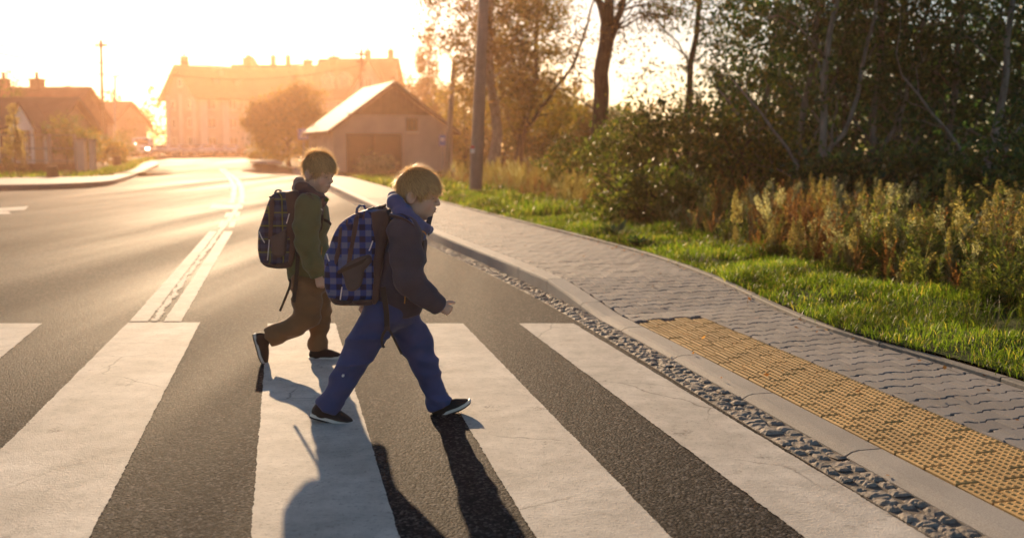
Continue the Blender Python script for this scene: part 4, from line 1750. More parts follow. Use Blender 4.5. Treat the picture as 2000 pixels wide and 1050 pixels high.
# ------------------------------------------------------------------ houses and gardens on the left
gable_house('garden_house', 'low house with long dark roof behind the garden fence at far left', (-41.0, 62.0, T(62)), 0, 13.4, 6.0, 2.7, 4.35, 'wall_ochre', 'roof_dark', .5,
            wins=[(x, 1.6, 1.1, 1.2) for x in (2, 5, 8.2)], door=(10.4, 1.0, 2.1))
pr = empty('garden_porch', (-27.6, 58.2, T(58)))
tag(pr, 'white open porch with pointed gable in the left garden', 'porch')
for dx in (-.55, .55):
    for dy in (0, 1.6):
        MB().box((dx - .07, dy - .07, -.1), (dx + .07, dy + .07, 2.35)).build('post', M['white_paint'], pr)
MB().prism([(-.78, 2.353), (.78, 2.353), (0, 3.75)], -.12, 1.72, 'y').build('gable', M['white_paint'], pr)
mbp = MB()
for sg in (-1, 1):
    vs = []
    for yy in (-.3, 1.9):
        for q in ((sg * .95, 2.12), (0, 3.86)):
            vs += [(q[0], yy, q[1]), (q[0], yy, q[1] + .12)]
    mbp.add(vs, [(0, 1, 3, 2), (4, 6, 7, 5), (0, 4, 5, 1), (2, 3, 7, 6), (1, 5, 7, 3), (0, 2, 6, 4)])
mbp.build('porch_roof', M['roof_dark'], pr)
for z_ in (.55, .95):
    MB().box((-.48, -.04, z_), (.48, .04, z_ + .08)).build('rail', M['white_paint'], pr)
gable_house('brick_house', 'dark brick house with two chimneys behind the left garden', (-44.5, 84.0, T(84)), R(-4), 8.6, 7.0, 3.6, 6.1, 'wall_brick', 'roof_red', .5,
            wins=[(x, 2.0, 1.2, 1.3) for x in (2, 5, 7)], chim=[(1.5, 3.5, .7, 1.0), (4.4, 3.5, .9, 1.0)])
gable_house('bungalow', 'long low house with plain red roof left of the street bend', (-56.5, 127.0, T(127)), R(-12), 8.0, 8.0, 4.0, 6.6, 'wall_ochre', 'roof_red', .6,
            wins=[(x, 2.0, 1.3, 1.2) for x in (1.5, 4.0, 6.6)])
# fence: posts, rails, low wall
fe = empty('garden_fence', (0, 0, 0))
tag(fe, 'low garden fence of rails on a dark wall along the left lawn', 'fence')
f0, f1 = Vector((-31.0, 50.0, 0)), Vector((-21.4, 50.5, 0))
for k in range(9):
    p = f0.lerp(f1, k / 8)
    MB().box((p.x - .05, p.y - .05, 0), (p.x + .05, p.y + .05, 2.05)).build('fence_post', M['steel'], fe)
for z_ in (.75, 1.35, 2.0):
    MB().tube([(f0.x, f0.y - .07, z_), (f1.x, f1.y - .07, z_)], .028, 5).build('rail', M['steel'], fe)
MB().box((f0.x, f0.y + .06, -.1), (f1.x, f0.y + .3, .62)).build('base_wall', M['timber'], fe)
for px, w_, h_, lab in ((165, .36, 1.75, 'wide pale gate post where the left fence ends'), (186, .22, 1.7, 'narrow pale gate post next to the wider one')):
    Y = 50.0
    x = (px - 1000) / FPX * Y
    po = MB().box((x - w_ / 2, Y - .15, -.1), (x + w_ / 2, Y + .15, h_))
    root = po.build('gate_post', M['wall_cream'], None, bevel=.02)
    MB().box((x - w_ / 2 - .05, Y - .2, h_ + .002), (x + w_ / 2 + .05, Y + .2, h_ + .09)).build('cap', M['concrete'], root)
    tag(root, lab, 'post', 'gate posts of the left garden')
for px, Y, h_, lab in ((105, 42.0, .62, 'dark round stump on the left lawn'), (232, 62.0, .9, 'dark squat bin by the far footway')):
    x = (px - 1000) / FPX * Y
    mb = MB()
    mb.tube([(x, Y, -.1), (x + .02, Y, h_ * .6), (x, Y, h_ * .95), (x, Y, h_)], [.26, .22, .24, .18], 10)
    tag(mb.build('stump' if px < 200 else 'litter_bin', M['timber'], None), lab, 'stump' if px < 200 else 'bin')
# garden greenery on the left
tree('bare_tree', 'thin half-bare tree top over the left houses', at(27, 72), [([(0, 0, -.1), (0, 0, 3), (.1, 0, 7.3)], .14, .02), ([(0, 0, 3), (-.7, 0, 5.4)], .06, .02), ([(0, 0, 3.4), (.7, 0, 5.6)], .06, .02)],
     [((0, 0, 5.2), (1.2, 1, 1.9), 650, 40, .2), ((0, 0, 3.6), (1.5, 1, 1.0), 900, 30, .25)], M['leaf_olive'], M['bark'], .15, 201, 16)
tree('garden_tree', 'low olive tree beside the left porch', at(136, 56), [([(0, 0, -.1), (0, 0, 1), (.1, 0, 2.4)], .1, .03)],
     [((0, 0, 2.0), (1.3, 1.1, 1.1), 2400, 44, .22), ((.9, .2, 1.4), (.8, .7, .8), 900, 20, .2)], M['leaf_olive'], M['bark'], .14, 202, 12)
tree('garden_tree', 'loose yellow-green bush between porch and gate posts', at(172, 60), [([(0, 0, -.1), (0, 0, .8), (.1, 0, 1.9)], .08, .03)],
     [((0, 0, 1.5), (1.1, .9, .9), 1700, 34, .2)], M['leaf_gold'], M['bark'], .14, 203, 10)
tree('cone_tree', 'narrow pale cone-shaped conifer in the left garden', at(36, 49), [([(0, 0, -.1), (0, 0, 1.5), (0, 0, 3.4)], .07, .02)],
     [((0, 0, .8), (.62, .55, .8), 1500, 40, .12), ((0, 0, 1.8), (.45, .42, .7), 1000, 30, .1), ((0, 0, 2.8), (.22, .2, .7), 500, 20, .08)], M['weed_tan'], M['bark'], .11, 204, 8)
for i, (px, Y, h, r, lf, lab) in enumerate([(300, 136, 6.0, 2.2, 'leaf_olive', 'bushy tree beside the apartment wing\'s gable'), (268, 128, 4.6, 2.2, 'leaf_olive', 'tree behind the white van'), (205, 78, 2.4, 1.3, 'leaf_dark', 'dark shrub before the bungalow'), (245, 100, 2.6, 1.6, 'leaf_olive', 'yellow-green shrub left of the parked car by the van'),
                                        (225, 70, 1.6, 1.0, 'leaf_gold', 'low golden shrub at the tip of the left lawn'), (640, 66, 1.5, 1.0, 'leaf_gold', 'small golden bush between fence and barn'), (735, 52, .9, .9, 'weed_white', 'pale scrubby bush at the barn\'s foot')]):
    tree('shrub' if h < 3 else 'garden_tree', lab, at(px, Y), [([(0, 0, -.1), (0, 0, h * .4), (.1, 0, h * .8)], .06 + .01 * h, .02)],
         [((0, 0, h * .55), (r, r * .8, h * .45), 1600, 40, .25)], M[lf], M['bark'], .17, 210 + i, 8, cat='shrub' if h < 3 else 'tree')
# left lawn: turf sheet and grass
rows = []
for i in range(len(FARE)):
    x, y = FARE[i]
    if x > -60 and y < 118:
        rows.append([(x + dx * .0 - (d * .25 if y > 46 else 0), y + d, T(y + d) + .17 + (.0 if d < .2 else .04 * pnoise((x, y + d, 0)))) for d in (-.05, .5, 2, 4, 7, 11) for dx in (0,)])
me = strip_mesh(rows, 'lawn')
ob = link('lawn', me, M['turf'])
tag(ob, 'sunlit lawn before the left garden fence', 'lawn', kind='structure')
g = np.random.default_rng(44)
n = 16000
k = g.integers(0, len(FARE), n)
sel = (FARE[k, 0] > -32) & (FARE[k, 1] < 80)
k = k[sel]
xx = FARE[k, 0] + g.uniform(-.5, .5, len(k))
yy = FARE[k, 1] + g.uniform(0, 10, len(k)) ** 1.0
xx -= np.where(yy > 46, (yy - FARE[k, 1]) * .25, 0)
V, F = blades(g, xx, yy, np.array([T(b_) for b_ in yy]) + .17, g.uniform(.1, .24, len(k)), np.full(len(k), .06), .5)
ob = link('lawn_grass', np_mesh('lawn_grass', V, F), M['grass'])
tag(ob, 'grass of the left lawn', 'grass', kind='stuff')

# ------------------------------------------------------------------ poles, lamps, signs, wires
def pole(name, label, base, top, r0, r1, mat, cat='pole', group=None, sides=12):
    root = empty(name, base)
    tag(root, label, cat, group)
    d = Vector(top) - Vector(base)
    MB().tube([Vector((0, 0, -.3)), Vector((0, 0, 0)), d * .5, d], [r0, r0, (r0 + r1) / 2, r1], sides).build('shaft', mat, root, smooth=True)
    return root, d


b = gp(928, 391)
tp = vp(950, -130, b.y)
root, d = pole('lamp_post', 'thick concrete pole beside the footway, leaning slightly', b, tp, .165, .115, M['concrete'])
MB().tube([d - Vector((0, 0, .1)), d + Vector((-.4, -.1, .3)), d + Vector((-1.6, -.3, .45))], [.04, .035, .03], 8).build('arm', M['steel'], root)
MB().box((d.x - 2.1, d.y - .42, d.z + .40), (d.x - 1.5, d.y - .18, d.z + .52)).build('lamp_head', M['steel'], root, bevel=.03)
q = (vp(923, 292, b.y - .2) - b)
pl = MB().box((q.x - .05, q.y - .012, q.z - .09), (q.x + .05, q.y, q.z + .09)).build('number_plate', M['white_paint'], root)
MB().box((q.x - .048, q.y - .016, q.z + .02), (q.x + .048, q.y - .0125, q.z + .088)).build('red_band', M['sign_red'], pl)
MB().box((d.x * .16 - .172, -.03, d.z * .16 - .04), (d.x * .16 - .15, .03, d.z * .16 + .3)).build('cable_box', M['steel'], root)
b = gp(871, 352)
pole('concrete_post', 'slim concrete post behind the narrow blue sign', b, vp(887, 118, b.y), .14, .09, M['concrete'])


def wood_pole(name, label, base, top, r, side):
    root, d = pole(name, label, base, top, r, r * .7, M['timber'], sides=8)
    MB().box((d.x - .8 * side, d.y - .05, d.z - .55), (d.x + .8 * side, d.y + .05, d.z - .43)).build('crossarm', M['timber'], root)
    for k in (-.7, -.25, .25, .7):
        MB().tube([(d.x + k * side, d.y, d.z - .43), (d.x + k * side, d.y, d.z - .36), (d.x + k * side, d.y, d.z - .25)], [.03, .06, .035], 6).build('insulator', M['white_paint'], root)
    return root


b1 = Vector(((207 - 1000) / FPX * 88, 88, T(88)))
t1 = vp(197, 78, 88)
wood_pole('utility_pole', 'tall wooden utility pole over the left houses', b1, t1, .17, .6)
b2 = Vector(((703 - 1000) / FPX * 92, 92, T(92)))
t2 = vp(706, 96, 92)
r2 = wood_pole('utility_pole', 'wooden utility pole before the barn and the apartment block', b2, t2, .15, .7)
d2 = t2 - b2
for k, (dz, w) in enumerate(((-1.2, .9), (-1.9, .6))):
    MB().box((d2.x - w / 2, -.06, d2.z + dz), (d2.x + w / 2, .06, d2.z + dz + .14)).build('bracket', M['timber'], r2)


def wire(name, label, a, b, sag, r=.02):
    pts = []
    for i in range(17):
        t = i / 16
        p = Vector(a).lerp(Vector(b), t)
        p.z -= sag * 4 * t * (1 - t)
        pts.append(p)
    o = MB().tube(pts, r, 4).build(name, M['black'])
    tag(o, label, 'wire', 'overhead wires')


t1b = t1 - Vector((0, 0, .3))
wire('overhead_wire', 'topmost bright overhead wire left of the tall utility pole', t1b, vp(-30, 50, 62), .35, .04)
wire('overhead_wire', 'middle overhead wire left of the tall utility pole', t1 - Vector((0, 0, .5)), vp(-30, 84, 70), .3, .04)
wire('overhead_wire', 'lowest overhead wire sagging left of the tall utility pole', t1 - Vector((0, 0, 1.9)), vp(-30, 98, 66), .3, .04)
wire('overhead_wire', 'upper overhead wire between the two utility poles', t1b, t2 - Vector((.3, 0, .3)), 1.6, .04)
wire('overhead_wire', 'lower overhead wire between the two utility poles', t1 - Vector((0, 0, 1.9)), t2 - Vector((0, 0, 1.4)), 1.3, .04)


def twin_lamp(label, px, ytop, Y, span):
    b = Vector(((px - 1000) / FPX * Y, Y, T(Y)))
    t = vp(px - 3, ytop, Y)
    root, d = pole('street_lamp', label, b, t, .16, .11, M['steel'], 'street lamp', 'twin-armed street lamps', 8)
    for sg in (-1, 1):
        MB().tube([d - Vector((0, 0, .2)), d + Vector((sg * span * .45, 0, .12)), d + Vector((sg * span, 0, .1))], [.09, .08, .07], 6).build('arm', M['steel'], root)
        MB().box((d.x + sg * span * 1.0 - .35, d.y - .14, d.z + .03), (d.x + sg * span * 1.0 + .35, d.y + .14, d.z + .16)).build('lamp_head', M['steel'], root, bevel=.03)


twin_lamp('twin-armed street lamp just right of the tall utility pole', 228, 147, 112, 1.6)
twin_lamp('smaller twin-armed street lamp above the brick house roof', 134, 167, 150, 1.9)

# pedestrian-crossing sign
Y = 62.0
x = (596 - 1000) / FPX * Y
root = empty('crossing_sign', (x, Y, T(Y)))
tag(root, 'square blue pedestrian crossing sign on a thin post before the golden tree', 'sign')
MB().tube([(0, 0, -.1), (0, 0, 2.65)], .035, 8).build('post', M['steel'], root)
s_ = .31
zc = vp(596, 262, Y).z - T(Y)
pn = MB().box((-s_, -.06, zc - s_), (s_, -.04, zc + s_)).build('panel', M['sign_blue'], root)
MB().prism([(-.24, zc - .22), (.24, zc - .22), (0, zc + .24)], -.068, -.0615, 'y').build('white_triangle', M['white_paint'], pn)
wk = MB()
wk.tube([(0.01, -.071, zc + .085), (0.01, -.0695, zc + .0855)], .03, 8)
wk.prism([(-.02, zc + .06), (.03, zc + .06), (.025, zc - .05), (-.02, zc - .05)], -.073, -.0685, 'y')
wk.prism([(-.02, zc - .051), (.005, zc - .051), (-.05, zc - .18), (-.075, zc - .18)], -.073, -.0685, 'y')
wk.prism([(.006, zc - .051), (.026, zc - .051), (.075, zc - .18), (.05, zc - .18)], -.073, -.0685, 'y')
for k in range(4):
    wk.prism([(-.17 + k * .09, zc - .215), (-.12 + k * .09, zc - .215), (-.115 + k * .09, zc - .19), (-.16 + k * .09, zc - .19)], -.073, -.0685, 'y')
wk.build('walking_figure', M['black'], pn)
# narrow blue sign
Y = 47.0
x = (865 - 1000) / FPX * Y
root = empty('blue_sign', (x, Y, T(Y)))
tag(root, 'narrow upright blue sign on a thin post right of the barn', 'sign')
MB().tube([(0, 0, -.1), (0, 0, 2.1)], .035, 8).build('post', M['steel'], root)
z0, z1 = vp(866, 285, Y).z, vp(866, 264, Y).z
pn = MB().box((-.14, -.06, z0), (.14, -.04, z1)).build('panel', M['sign_blue'], root)
MB().box((-.09, -.066, z0 + .22), (.09, -.0615, z0 + .36)).build('white_mark', M['white_paint'], pn)

# ------------------------------------------------------------------ vehicles
def paint_mat(name, c):
    m = NT(name, .22, .5)
    m.color(c)
    m.p.inputs['Coat Weight'].default_value = .8
    m.p.inputs['Coat Roughness'].default_value = .08
    return m.mat


def lamp_mat(name, c, e):
    m = NT(name, .2, .5)
    m.color((.8, .8, .75))
    m.p.inputs['Emission Color'].default_value = (*c, 1)
    m.p.inputs['Emission Strength'].default_value = e
    return m.mat


M['headlight_on'] = lamp_mat('headlight_on', (1.0, .82, .5), 14.0)
M['headlight_off'] = plain('headlight_off', (.6, .6, .6), .15, .6, .3, var=.03)
CARP = {k: paint_mat('car_' + k, c) for k, c in {'silver': (.42, .42, .43), 'white': (.70, .70, .68), 'blue': (.05, .09, .22), 'red': (.30, .03, .03), 'dark': (.03, .03, .035), 'grey': (.14, .14, .15)}.items()}


def loft_body(prof, half, name, mat, parent, inset=.12):
    """side profile (x forward along -y is not used; prof in (y,z)) pulled across the width with rounded sides"""
    mb = MB()
    n = len(prof)
    cy = sum(p[0] for p in prof) / n
    cz = sum(p[1] for p in prof) / n
    rings = [(-half, 1 - inset), (-half + .06, 1 - inset * .4), (-half + .16, 1.0), (half - .16, 1.0), (half - .06, 1 - inset * .4), (half, 1 - inset)]
    vs = []
    for x, k in rings:
        for y, z in prof:
            vs.append((x, cy + (y - cy) * (1 - (1 - k) * .35), cz + (z - cz) * (1 - (1 - k) * .5)))
    fs = []
    for i in range(len(rings) - 1):
        for k in range(n):
            a, b_ = i * n + k, i * n + (k + 1) % n
            fs.append((a, b_, b_ + n, a + n))
    fs += [tuple(range(n)), tuple(range((len(rings) - 1) * n, len(rings) * n))]
    mb.add(vs, fs)
    return autosmooth(mb.build(name, mat, parent), 35)


def wheel(parent, x, y, r=.31, w=.2):
    s = 1 if x > 0 else -1
    mb = MB()
    mb.tube([(x - w / 2, y, r), (x - w / 2 + .03, y, r), (x + w / 2 - .03, y, r), (x + w / 2, y, r)], [r * .93, r, r, r * .93], 16)
    wo = mb.build('wheel', M['black'], parent, smooth=False)
    MB().tube([(x + s * (w / 2 + .002), y, r), (x + s * (w / 2 + .012), y, r)], [r * .62, r * .55], 10).build('rim', M['chrome'], wo)


def car(label, loc, rz, colour, lit=False, kind='hatch', group=None, name='parked_car'):
    """front towards local -y"""
    root = empty(name, loc, rz)
    tag(root, label, 'van' if kind == 'van' else 'car', group)
    P = CARP[colour]
    if kind == 'van':
        L, hw, H = 4.9, .95, 2.05
        prof = [(-2.35, .32), (-2.45, .55), (-2.42, .95), (-2.1, 1.12), (-1.55, 1.22), (-.75, 1.98), (-.4, 2.05), (2.3, 2.05), (2.43, 1.85), (2.45, .5), (2.35, .3)]
        ws = [(-1.50, 1.27), (-.80, 1.93)]
        hz_, hy = .86, -2.44
    else:
        L, hw, H = 4.1, .86, 1.46
        prof = [(-1.95, .28), (-2.05, .5), (-2.0, .72), (-1.75, .86), (-.95, .97), (-.25, 1.40), (.1, 1.46), (1.2, 1.44), (1.85, 1.05), (2.03, .95), (2.05, .5), (1.95, .28)]
        ws = [(-.93, 1.0), (-.28, 1.385)]
        hz_, hy = .68, -2.02
    bo = loft_body(prof, hw, 'body', P, root)
    # windscreen and side glass, just proud of the body
    (ya, za), (yb, zb) = ws
    nrm = Vector((0, -(zb - za), (yb - ya))).normalized() * .012
    wv = [Vector((-hw * .82, ya, za)), Vector((hw * .82, ya, za)), Vector((hw * .72, yb, zb)), Vector((-hw * .72, yb, zb))]
    MB().add([v + nrm for v in wv] + [v - nrm for v in wv], [(0, 1, 2, 3), (7, 6, 5, 4), (0, 4, 5, 1), (1, 5, 6, 2), (2, 6, 7, 3), (3, 7, 4, 0)]).build('windscreen', M['pane'], root)
    for sg in (-1, 1):
        x0 = sg * (hw + .004)
        if kind == 'van':
            MB().prism([(-1.3, 1.25), (-.2, 1.25), (-.2, 1.8), (-.75, 1.8)], x0 - .01, x0 + .01, 'x').build('side_window', M['pane'], root)
        else:
            MB().prism([(-.75, .98), (1.25, 1.0), (1.0, 1.3), (-.2, 1.3)], x0 - .01, x0 + .01, 'x').build('side_window', M['pane'], root)
        MB().box((sg * hw * .74 - .17, hy - .03, hz_ - .09), (sg * hw * .74 + .17, hy + .05, hz_ + .09)).build('headlight', M['headlight_on'] if lit else M['headlight_off'], root, bevel=.02)
        MB().box((sg * (hw + .1) - .1, -.85, 1.0 if kind != 'van' else 1.25), (sg * (hw + .1) + .1, -.72, 1.16 if kind != 'van' else 1.5)).build('mirror', P, root, bevel=.02)
        wheel(root, sg * (hw - .12), -1.28)
        wheel(root, sg * (hw - .12), 1.28)
    MB().box((-hw * .9, hy - .07, .30), (hw * .9, hy - .01, .50)).build('bumper', M['black'], root, bevel=.02)
    MB().box((-.26, hy - .085, .40), (.26, hy - .072, .5)).build('number_plate', M['white_paint'], root)
    MB().box((-hw * .5, hy - .035, hz_ - .07), (hw * .5, hy - .005, hz_ + .05)).build('grille', M['black'], root)
    return root


p = gp(284, 303)
car('white van with lit headlights coming round the bend', ((284 - 1000) / FPX * 112, 112, T(112)), R(14), 'white', True, 'van', name='van')
car('pale car half hidden just left of the white van', ((254 - 1000) / FPX * 106, 106, T(106)), R(30), 'silver', False, group=None)
row = [(322, 'silver', 'silver parked car, first of the far row next to the van'), (346, 'white', 'white parked car, second of the far row'), (366, 'silver', 'silver parked car, third of the far row'), (388, 'silver', 'silver parked car in the middle of the far row'),
       (410, 'white', 'white parked car right of the middle of the far row'), (433, 'blue', 'dark blue parked car near the right end of the far row'), (456, 'silver', 'silver parked car at the right end of the far row')]
for k, (px, c, lab) in enumerate(row):
    Y = 141.0 + .4 * (k % 2)
    car(lab, ((px - 1000) / FPX * Y, Y, T(Y)), R(8 + 5 * (k % 3)), c, group='parked cars in the far row')
car('pale car seen end-on between the golden tree and the far row', ((523 - 1000) / FPX * 100, 100, T(100)), R(-38), 'white')
# ------------------------------------------------------------------ implicit surfaces for bodies and clothes
class SDF:
    def __init__(self, lo, hi, h):
        self.lo = np.array(lo, float)
        self.h = h
        self.n = np.ceil((np.array(hi, float) - self.lo) / h).astype(int) + 1
        self.d = np.full(self.n, 9.0, np.float32)
        self.ax = [self.lo[k] + np.arange(self.n[k]) * h for k in range(3)]

    def _win(self, a, b):
        i0 = np.clip(np.floor((np.array(a) - self.lo) / self.h).astype(int), 0, self.n)
        i1 = np.clip(np.ceil((np.array(b) - self.lo) / self.h).astype(int) + 1, 0, self.n)
        sl = tuple(slice(i0[k], i1[k]) for k in range(3))
        X = self.ax[0][sl[0]][:, None, None]
        Y = self.ax[1][sl[1]][None, :, None]
        Z = self.ax[2][sl[2]][None, None, :]
        return sl, X, Y, Z

    def _put(self, sl, f, k, op):
        d = self.d[sl]
        if d.size == 0:
            return
        f = f.astype(np.float32)
        if op == 'sub':
            f = -f
            if k > 0:
                t = np.clip(.5 - .5 * (d - f) / k, 0, 1)
                self.d[sl] = d * (1 - t) + f * t + k * t * (1 - t)
            else:
                self.d[sl] = np.maximum(d, f)
        elif k > 0:
            t = np.clip(.5 + .5 * (d - f) / k, 0, 1)
            self.d[sl] = d * (1 - t) + f * t - k * t * (1 - t)
        else:
            self.d[sl] = np.minimum(d, f)

    def cone(self, a, b, ra, rb, k=.02, op='add'):
        a, b = np.array(a, float), np.array(b, float)
        m = max(ra, rb) + k + 4 * self.h
        sl, X, Y, Z = self._win(np.minimum(a, b) - m, np.maximum(a, b) + m)
        ab = b - a
        L2 = max(ab @ ab, 1e-9)
        t = np.clip(((X - a[0]) * ab[0] + (Y - a[1]) * ab[1] + (Z - a[2]) * ab[2]) / L2, 0, 1)
        f = np.sqrt((X - a[0] - ab[0] * t) ** 2 + (Y - a[1] - ab[1] * t) ** 2 + (Z - a[2] - ab[2] * t) ** 2) - (ra + (rb - ra) * t)
        self._put(sl, f, k, op)
        return self

    def chain(self, pts, rs, k=.02, op='add'):
        for i in range(len(pts) - 1):
            self.cone(pts[i], pts[i + 1], rs[i], rs[i + 1], k, op)
        return self

    def ell(self, c, r, k=.02, op='add', Rm=None):
        c, r = np.array(c, float), np.array(r, float)
        m = r.max() + k + 4 * self.h
        sl, X, Y, Z = self._win(c - m, c + m)
        x, y, z = X - c[0], Y - c[1], Z - c[2]
        if Rm is not None:
            q = np.array(Rm)
            x, y, z = (q[0, 0] * x + q[1, 0] * y + q[2, 0] * z), (q[0, 1] * x + q[1, 1] * y + q[2, 1] * z), (q[0, 2] * x + q[1, 2] * y + q[2, 2] * z)
        k0 = np.sqrt((x / r[0]) ** 2 + (y / r[1]) ** 2 + (z / r[2]) ** 2)
        k1 = np.sqrt((x / r[0] ** 2) ** 2 + (y / r[1] ** 2) ** 2 + (z / r[2] ** 2) ** 2) + 1e-6
        self._put(sl, k0 * (k0 - 1) / k1, k, op)
        return self

    def cut(self, p, n, c=None, rad=None):
        """keep the side the normal points away from; within rad of c if given"""
        n = np.array(n, float)
        n /= np.linalg.norm(n)
        if rad is None:
            sl, X, Y, Z = self._win(self.lo, self.lo + self.n * self.h)
        else:
            sl, X, Y, Z = self._win(np.array(c) - rad, np.array(c) + rad)
        f = (X - p[0]) * n[0] + (Y - p[1]) * n[1] + (Z - p[2]) * n[2]
        self.d[sl] = np.maximum(self.d[sl], f)
        return self

    def mesh(self, name, org=(0, 0, 0), smooth_it=1):
        d = np.pad(self.d, 1, constant_values=1.0)
        s = d < 0
        nx, ny, nz = d.shape
        acc = np.zeros((nx - 1, ny - 1, nz - 1, 3), np.float32)
        cnt = np.zeros((nx - 1, ny - 1, nz - 1), np.float32)
        edges = []
        for ax in range(3):
            for o1 in (0, 1):
                for o2 in (0, 1):
                    off = [0, 0, 0]
                    oth = [q for q in range(3) if q != ax]
                    off[oth[0]], off[oth[1]] = o1, o2
                    a0 = tuple(slice(off[q], off[q] + d.shape[q] - 1) for q in range(3))
                    o_b = list(off)
                    o_b[ax] += 1
                    b0 = tuple(slice(o_b[q], o_b[q] + d.shape[q] - 1) for q in range(3))
                    da, db = d[a0], d[b0]
                    m = s[a0] != s[b0]
                    t = np.zeros_like(da)
                    t[m] = da[m] / (da[m] - db[m])
                    cnt += m
                    for q in range(3):
                        if q == ax:
                            acc[..., q] += np.where(m, t, 0)
                        else:
                            acc[..., q] += np.where(m, off[q], 0)
        act = cnt > 0
        idx = np.full(act.shape, -1, np.int32)
        idx[act] = np.arange(act.sum())
        ijk = np.argwhere(act)
        V = ijk + acc[act] / cnt[act][:, None]
        V = (V - 1) * self.h + self.lo
        Fs = []
        for ax in range(3):
            oth = [q for q in range(3) if q != ax]
            sl_a = [slice(1, d.shape[q] - 1) for q in range(3)]
            sl_a[ax] = slice(0, d.shape[ax] - 1)
            sl_b = list(sl_a)
            sl_b[ax] = slice(1, d.shape[ax])
            sa, sb = s[tuple(sl_a)], s[tuple(sl_b)]
            e = np.argwhere(sa != sb)
            if len(e) == 0:
                continue
            fl = sa[tuple(e.T)]
            base = e.copy()
            for q in oth:
                base[:, q] += 1
            u, v = oth
            c = []
            for du, dv in ((0, 0), (1, 0), (1, 1), (0, 1)):
                p = base.copy()
                p[:, u] -= du
                p[:, v] -= dv
                c.append(idx[tuple(p.T)])
            q4 = np.stack(c, 1)
            if ax == 1:
                fl = ~fl
            q4[fl] = q4[fl][:, ::-1]
            Fs.append(q4[:, ::-1])
        F = np.concatenate(Fs)
        F = F[(F >= 0).all(1)]
        for _ in range(smooth_it):
            a = np.zeros_like(V)
            c = np.zeros(len(V))
            for i in range(4):
                j = (i + 1) % 4
                np.add.at(a, F[:, i], V[F[:, j]])
                np.add.at(a, F[:, j], V[F[:, i]])
                np.add.at(c, F[:, i], 1)
                np.add.at(c, F[:, j], 1)
            V = .5 * V + .5 * a / np.maximum(c, 1)[:, None]
        return V - np.array(org), F


def vnormals(V, F):
    n = np.cross(V[F[:, 2]] - V[F[:, 0]], V[F[:, 3]] - V[F[:, 1]])
    N = np.zeros_like(V)
    for i in range(4):
        np.add.at(N, F[:, i], n)
    return N / (np.linalg.norm(N, axis=1)[:, None] + 1e-12)


def vnoise(P, seed=0):
    """smooth value noise, vectorised"""
    i = np.floor(P).astype(np.int64)
    f = P - i
    f = f * f * (3 - 2 * f)

    def hsh(a):
        h = (a[:, 0] * 374761393 + a[:, 1] * 668265263 + a[:, 2] * 2147483647 + seed * 1274126177) & 0xffffffff
        h = ((h ^ (h >> 13)) * 1274126177) & 0xffffffff
        return ((h ^ (h >> 16)) & 0xffff) / 32767.5 - 1
    r = 0
    for dx in (0, 1):
        for dy in (0, 1):
            for dz in (0, 1):
                w = (f[:, 0] if dx else 1 - f[:, 0]) * (f[:, 1] if dy else 1 - f[:, 1]) * (f[:, 2] if dz else 1 - f[:, 2])
                r = r + w * hsh(i + np.array([dx, dy, dz]))
    return r


def wrinkle(V, F, amp, axis_scale, seed, amp2=0.0):
    N = vnormals(V, F)
    a = np.array(axis_scale, float)
    w = vnoise(V * 3.0, seed + 5)
    P = V * a + w[:, None] * .6
    r = 1 - np.abs(vnoise(P, seed)) * 1.6
    d = amp * (r - .35) + amp * .5 * vnoise(P * 2.1, seed + 1) + amp2 * vnoise(V * 70, seed + 2)
    return V + N * d[:, None]
# ------------------------------------------------------------------ materials of people
def cloth(name, c, rough=.85, weave=900, fuzz=.2, var=.15):
    m = NT(name, rough, .2)
    f = m.noise(m.co(), 9.0, 5)
    m.color(m.ramp(f, [(.3, tuple(x * (1 - var) for x in c)), (.7, tuple(x * (1 + var) for x in c))]))
    m.bump(m.noise(m.co(), weave, 2), .25, .001)
    m.p.inputs['Sheen Weight'].default_value = fuzz
    m.p.inputs['Sheen Roughness'].default_value = .4
    return m.mat


def skin_mat():
    m = NT('skin', .5, .35)
    a = m.n.new('ShaderNodeVertexColor')
    a.layer_name = 'tint'
    m.color(a.outputs[0])
    m.p.inputs['Subsurface Weight'].default_value = .15
    m.p.inputs['Subsurface Radius'].default_value = (.02, .008, .004)
    m.p.inputs['Subsurface Scale'].default_value = .5
    return m.mat


def hair_mat(name, c0, c1):
    m = NT(name, .38, .5)
    c = m.ramp(m.island(), [(0, c0), (1, c1)])
    m.color(c)
    m.translucent(.6, m.mix(1.0, c, (1.5, 1.43, 1.28), 'MULTIPLY'))
    return m.mat


M['skin'] = skin_mat()
M['hair'] = hair_mat('blond_hair', (.56, .41, .22), (.88, .72, .47))
hb = NT('blond_hair_base', .5, .4)
hb.color(hb.ramp(hb.noise(hb.map(hb.co(), (1, 1, .35)), 120, 4), [(.3, (.48, .34, .18)), (.7, (.76, .60, .36))]))
M['hair_base'] = hb.mat


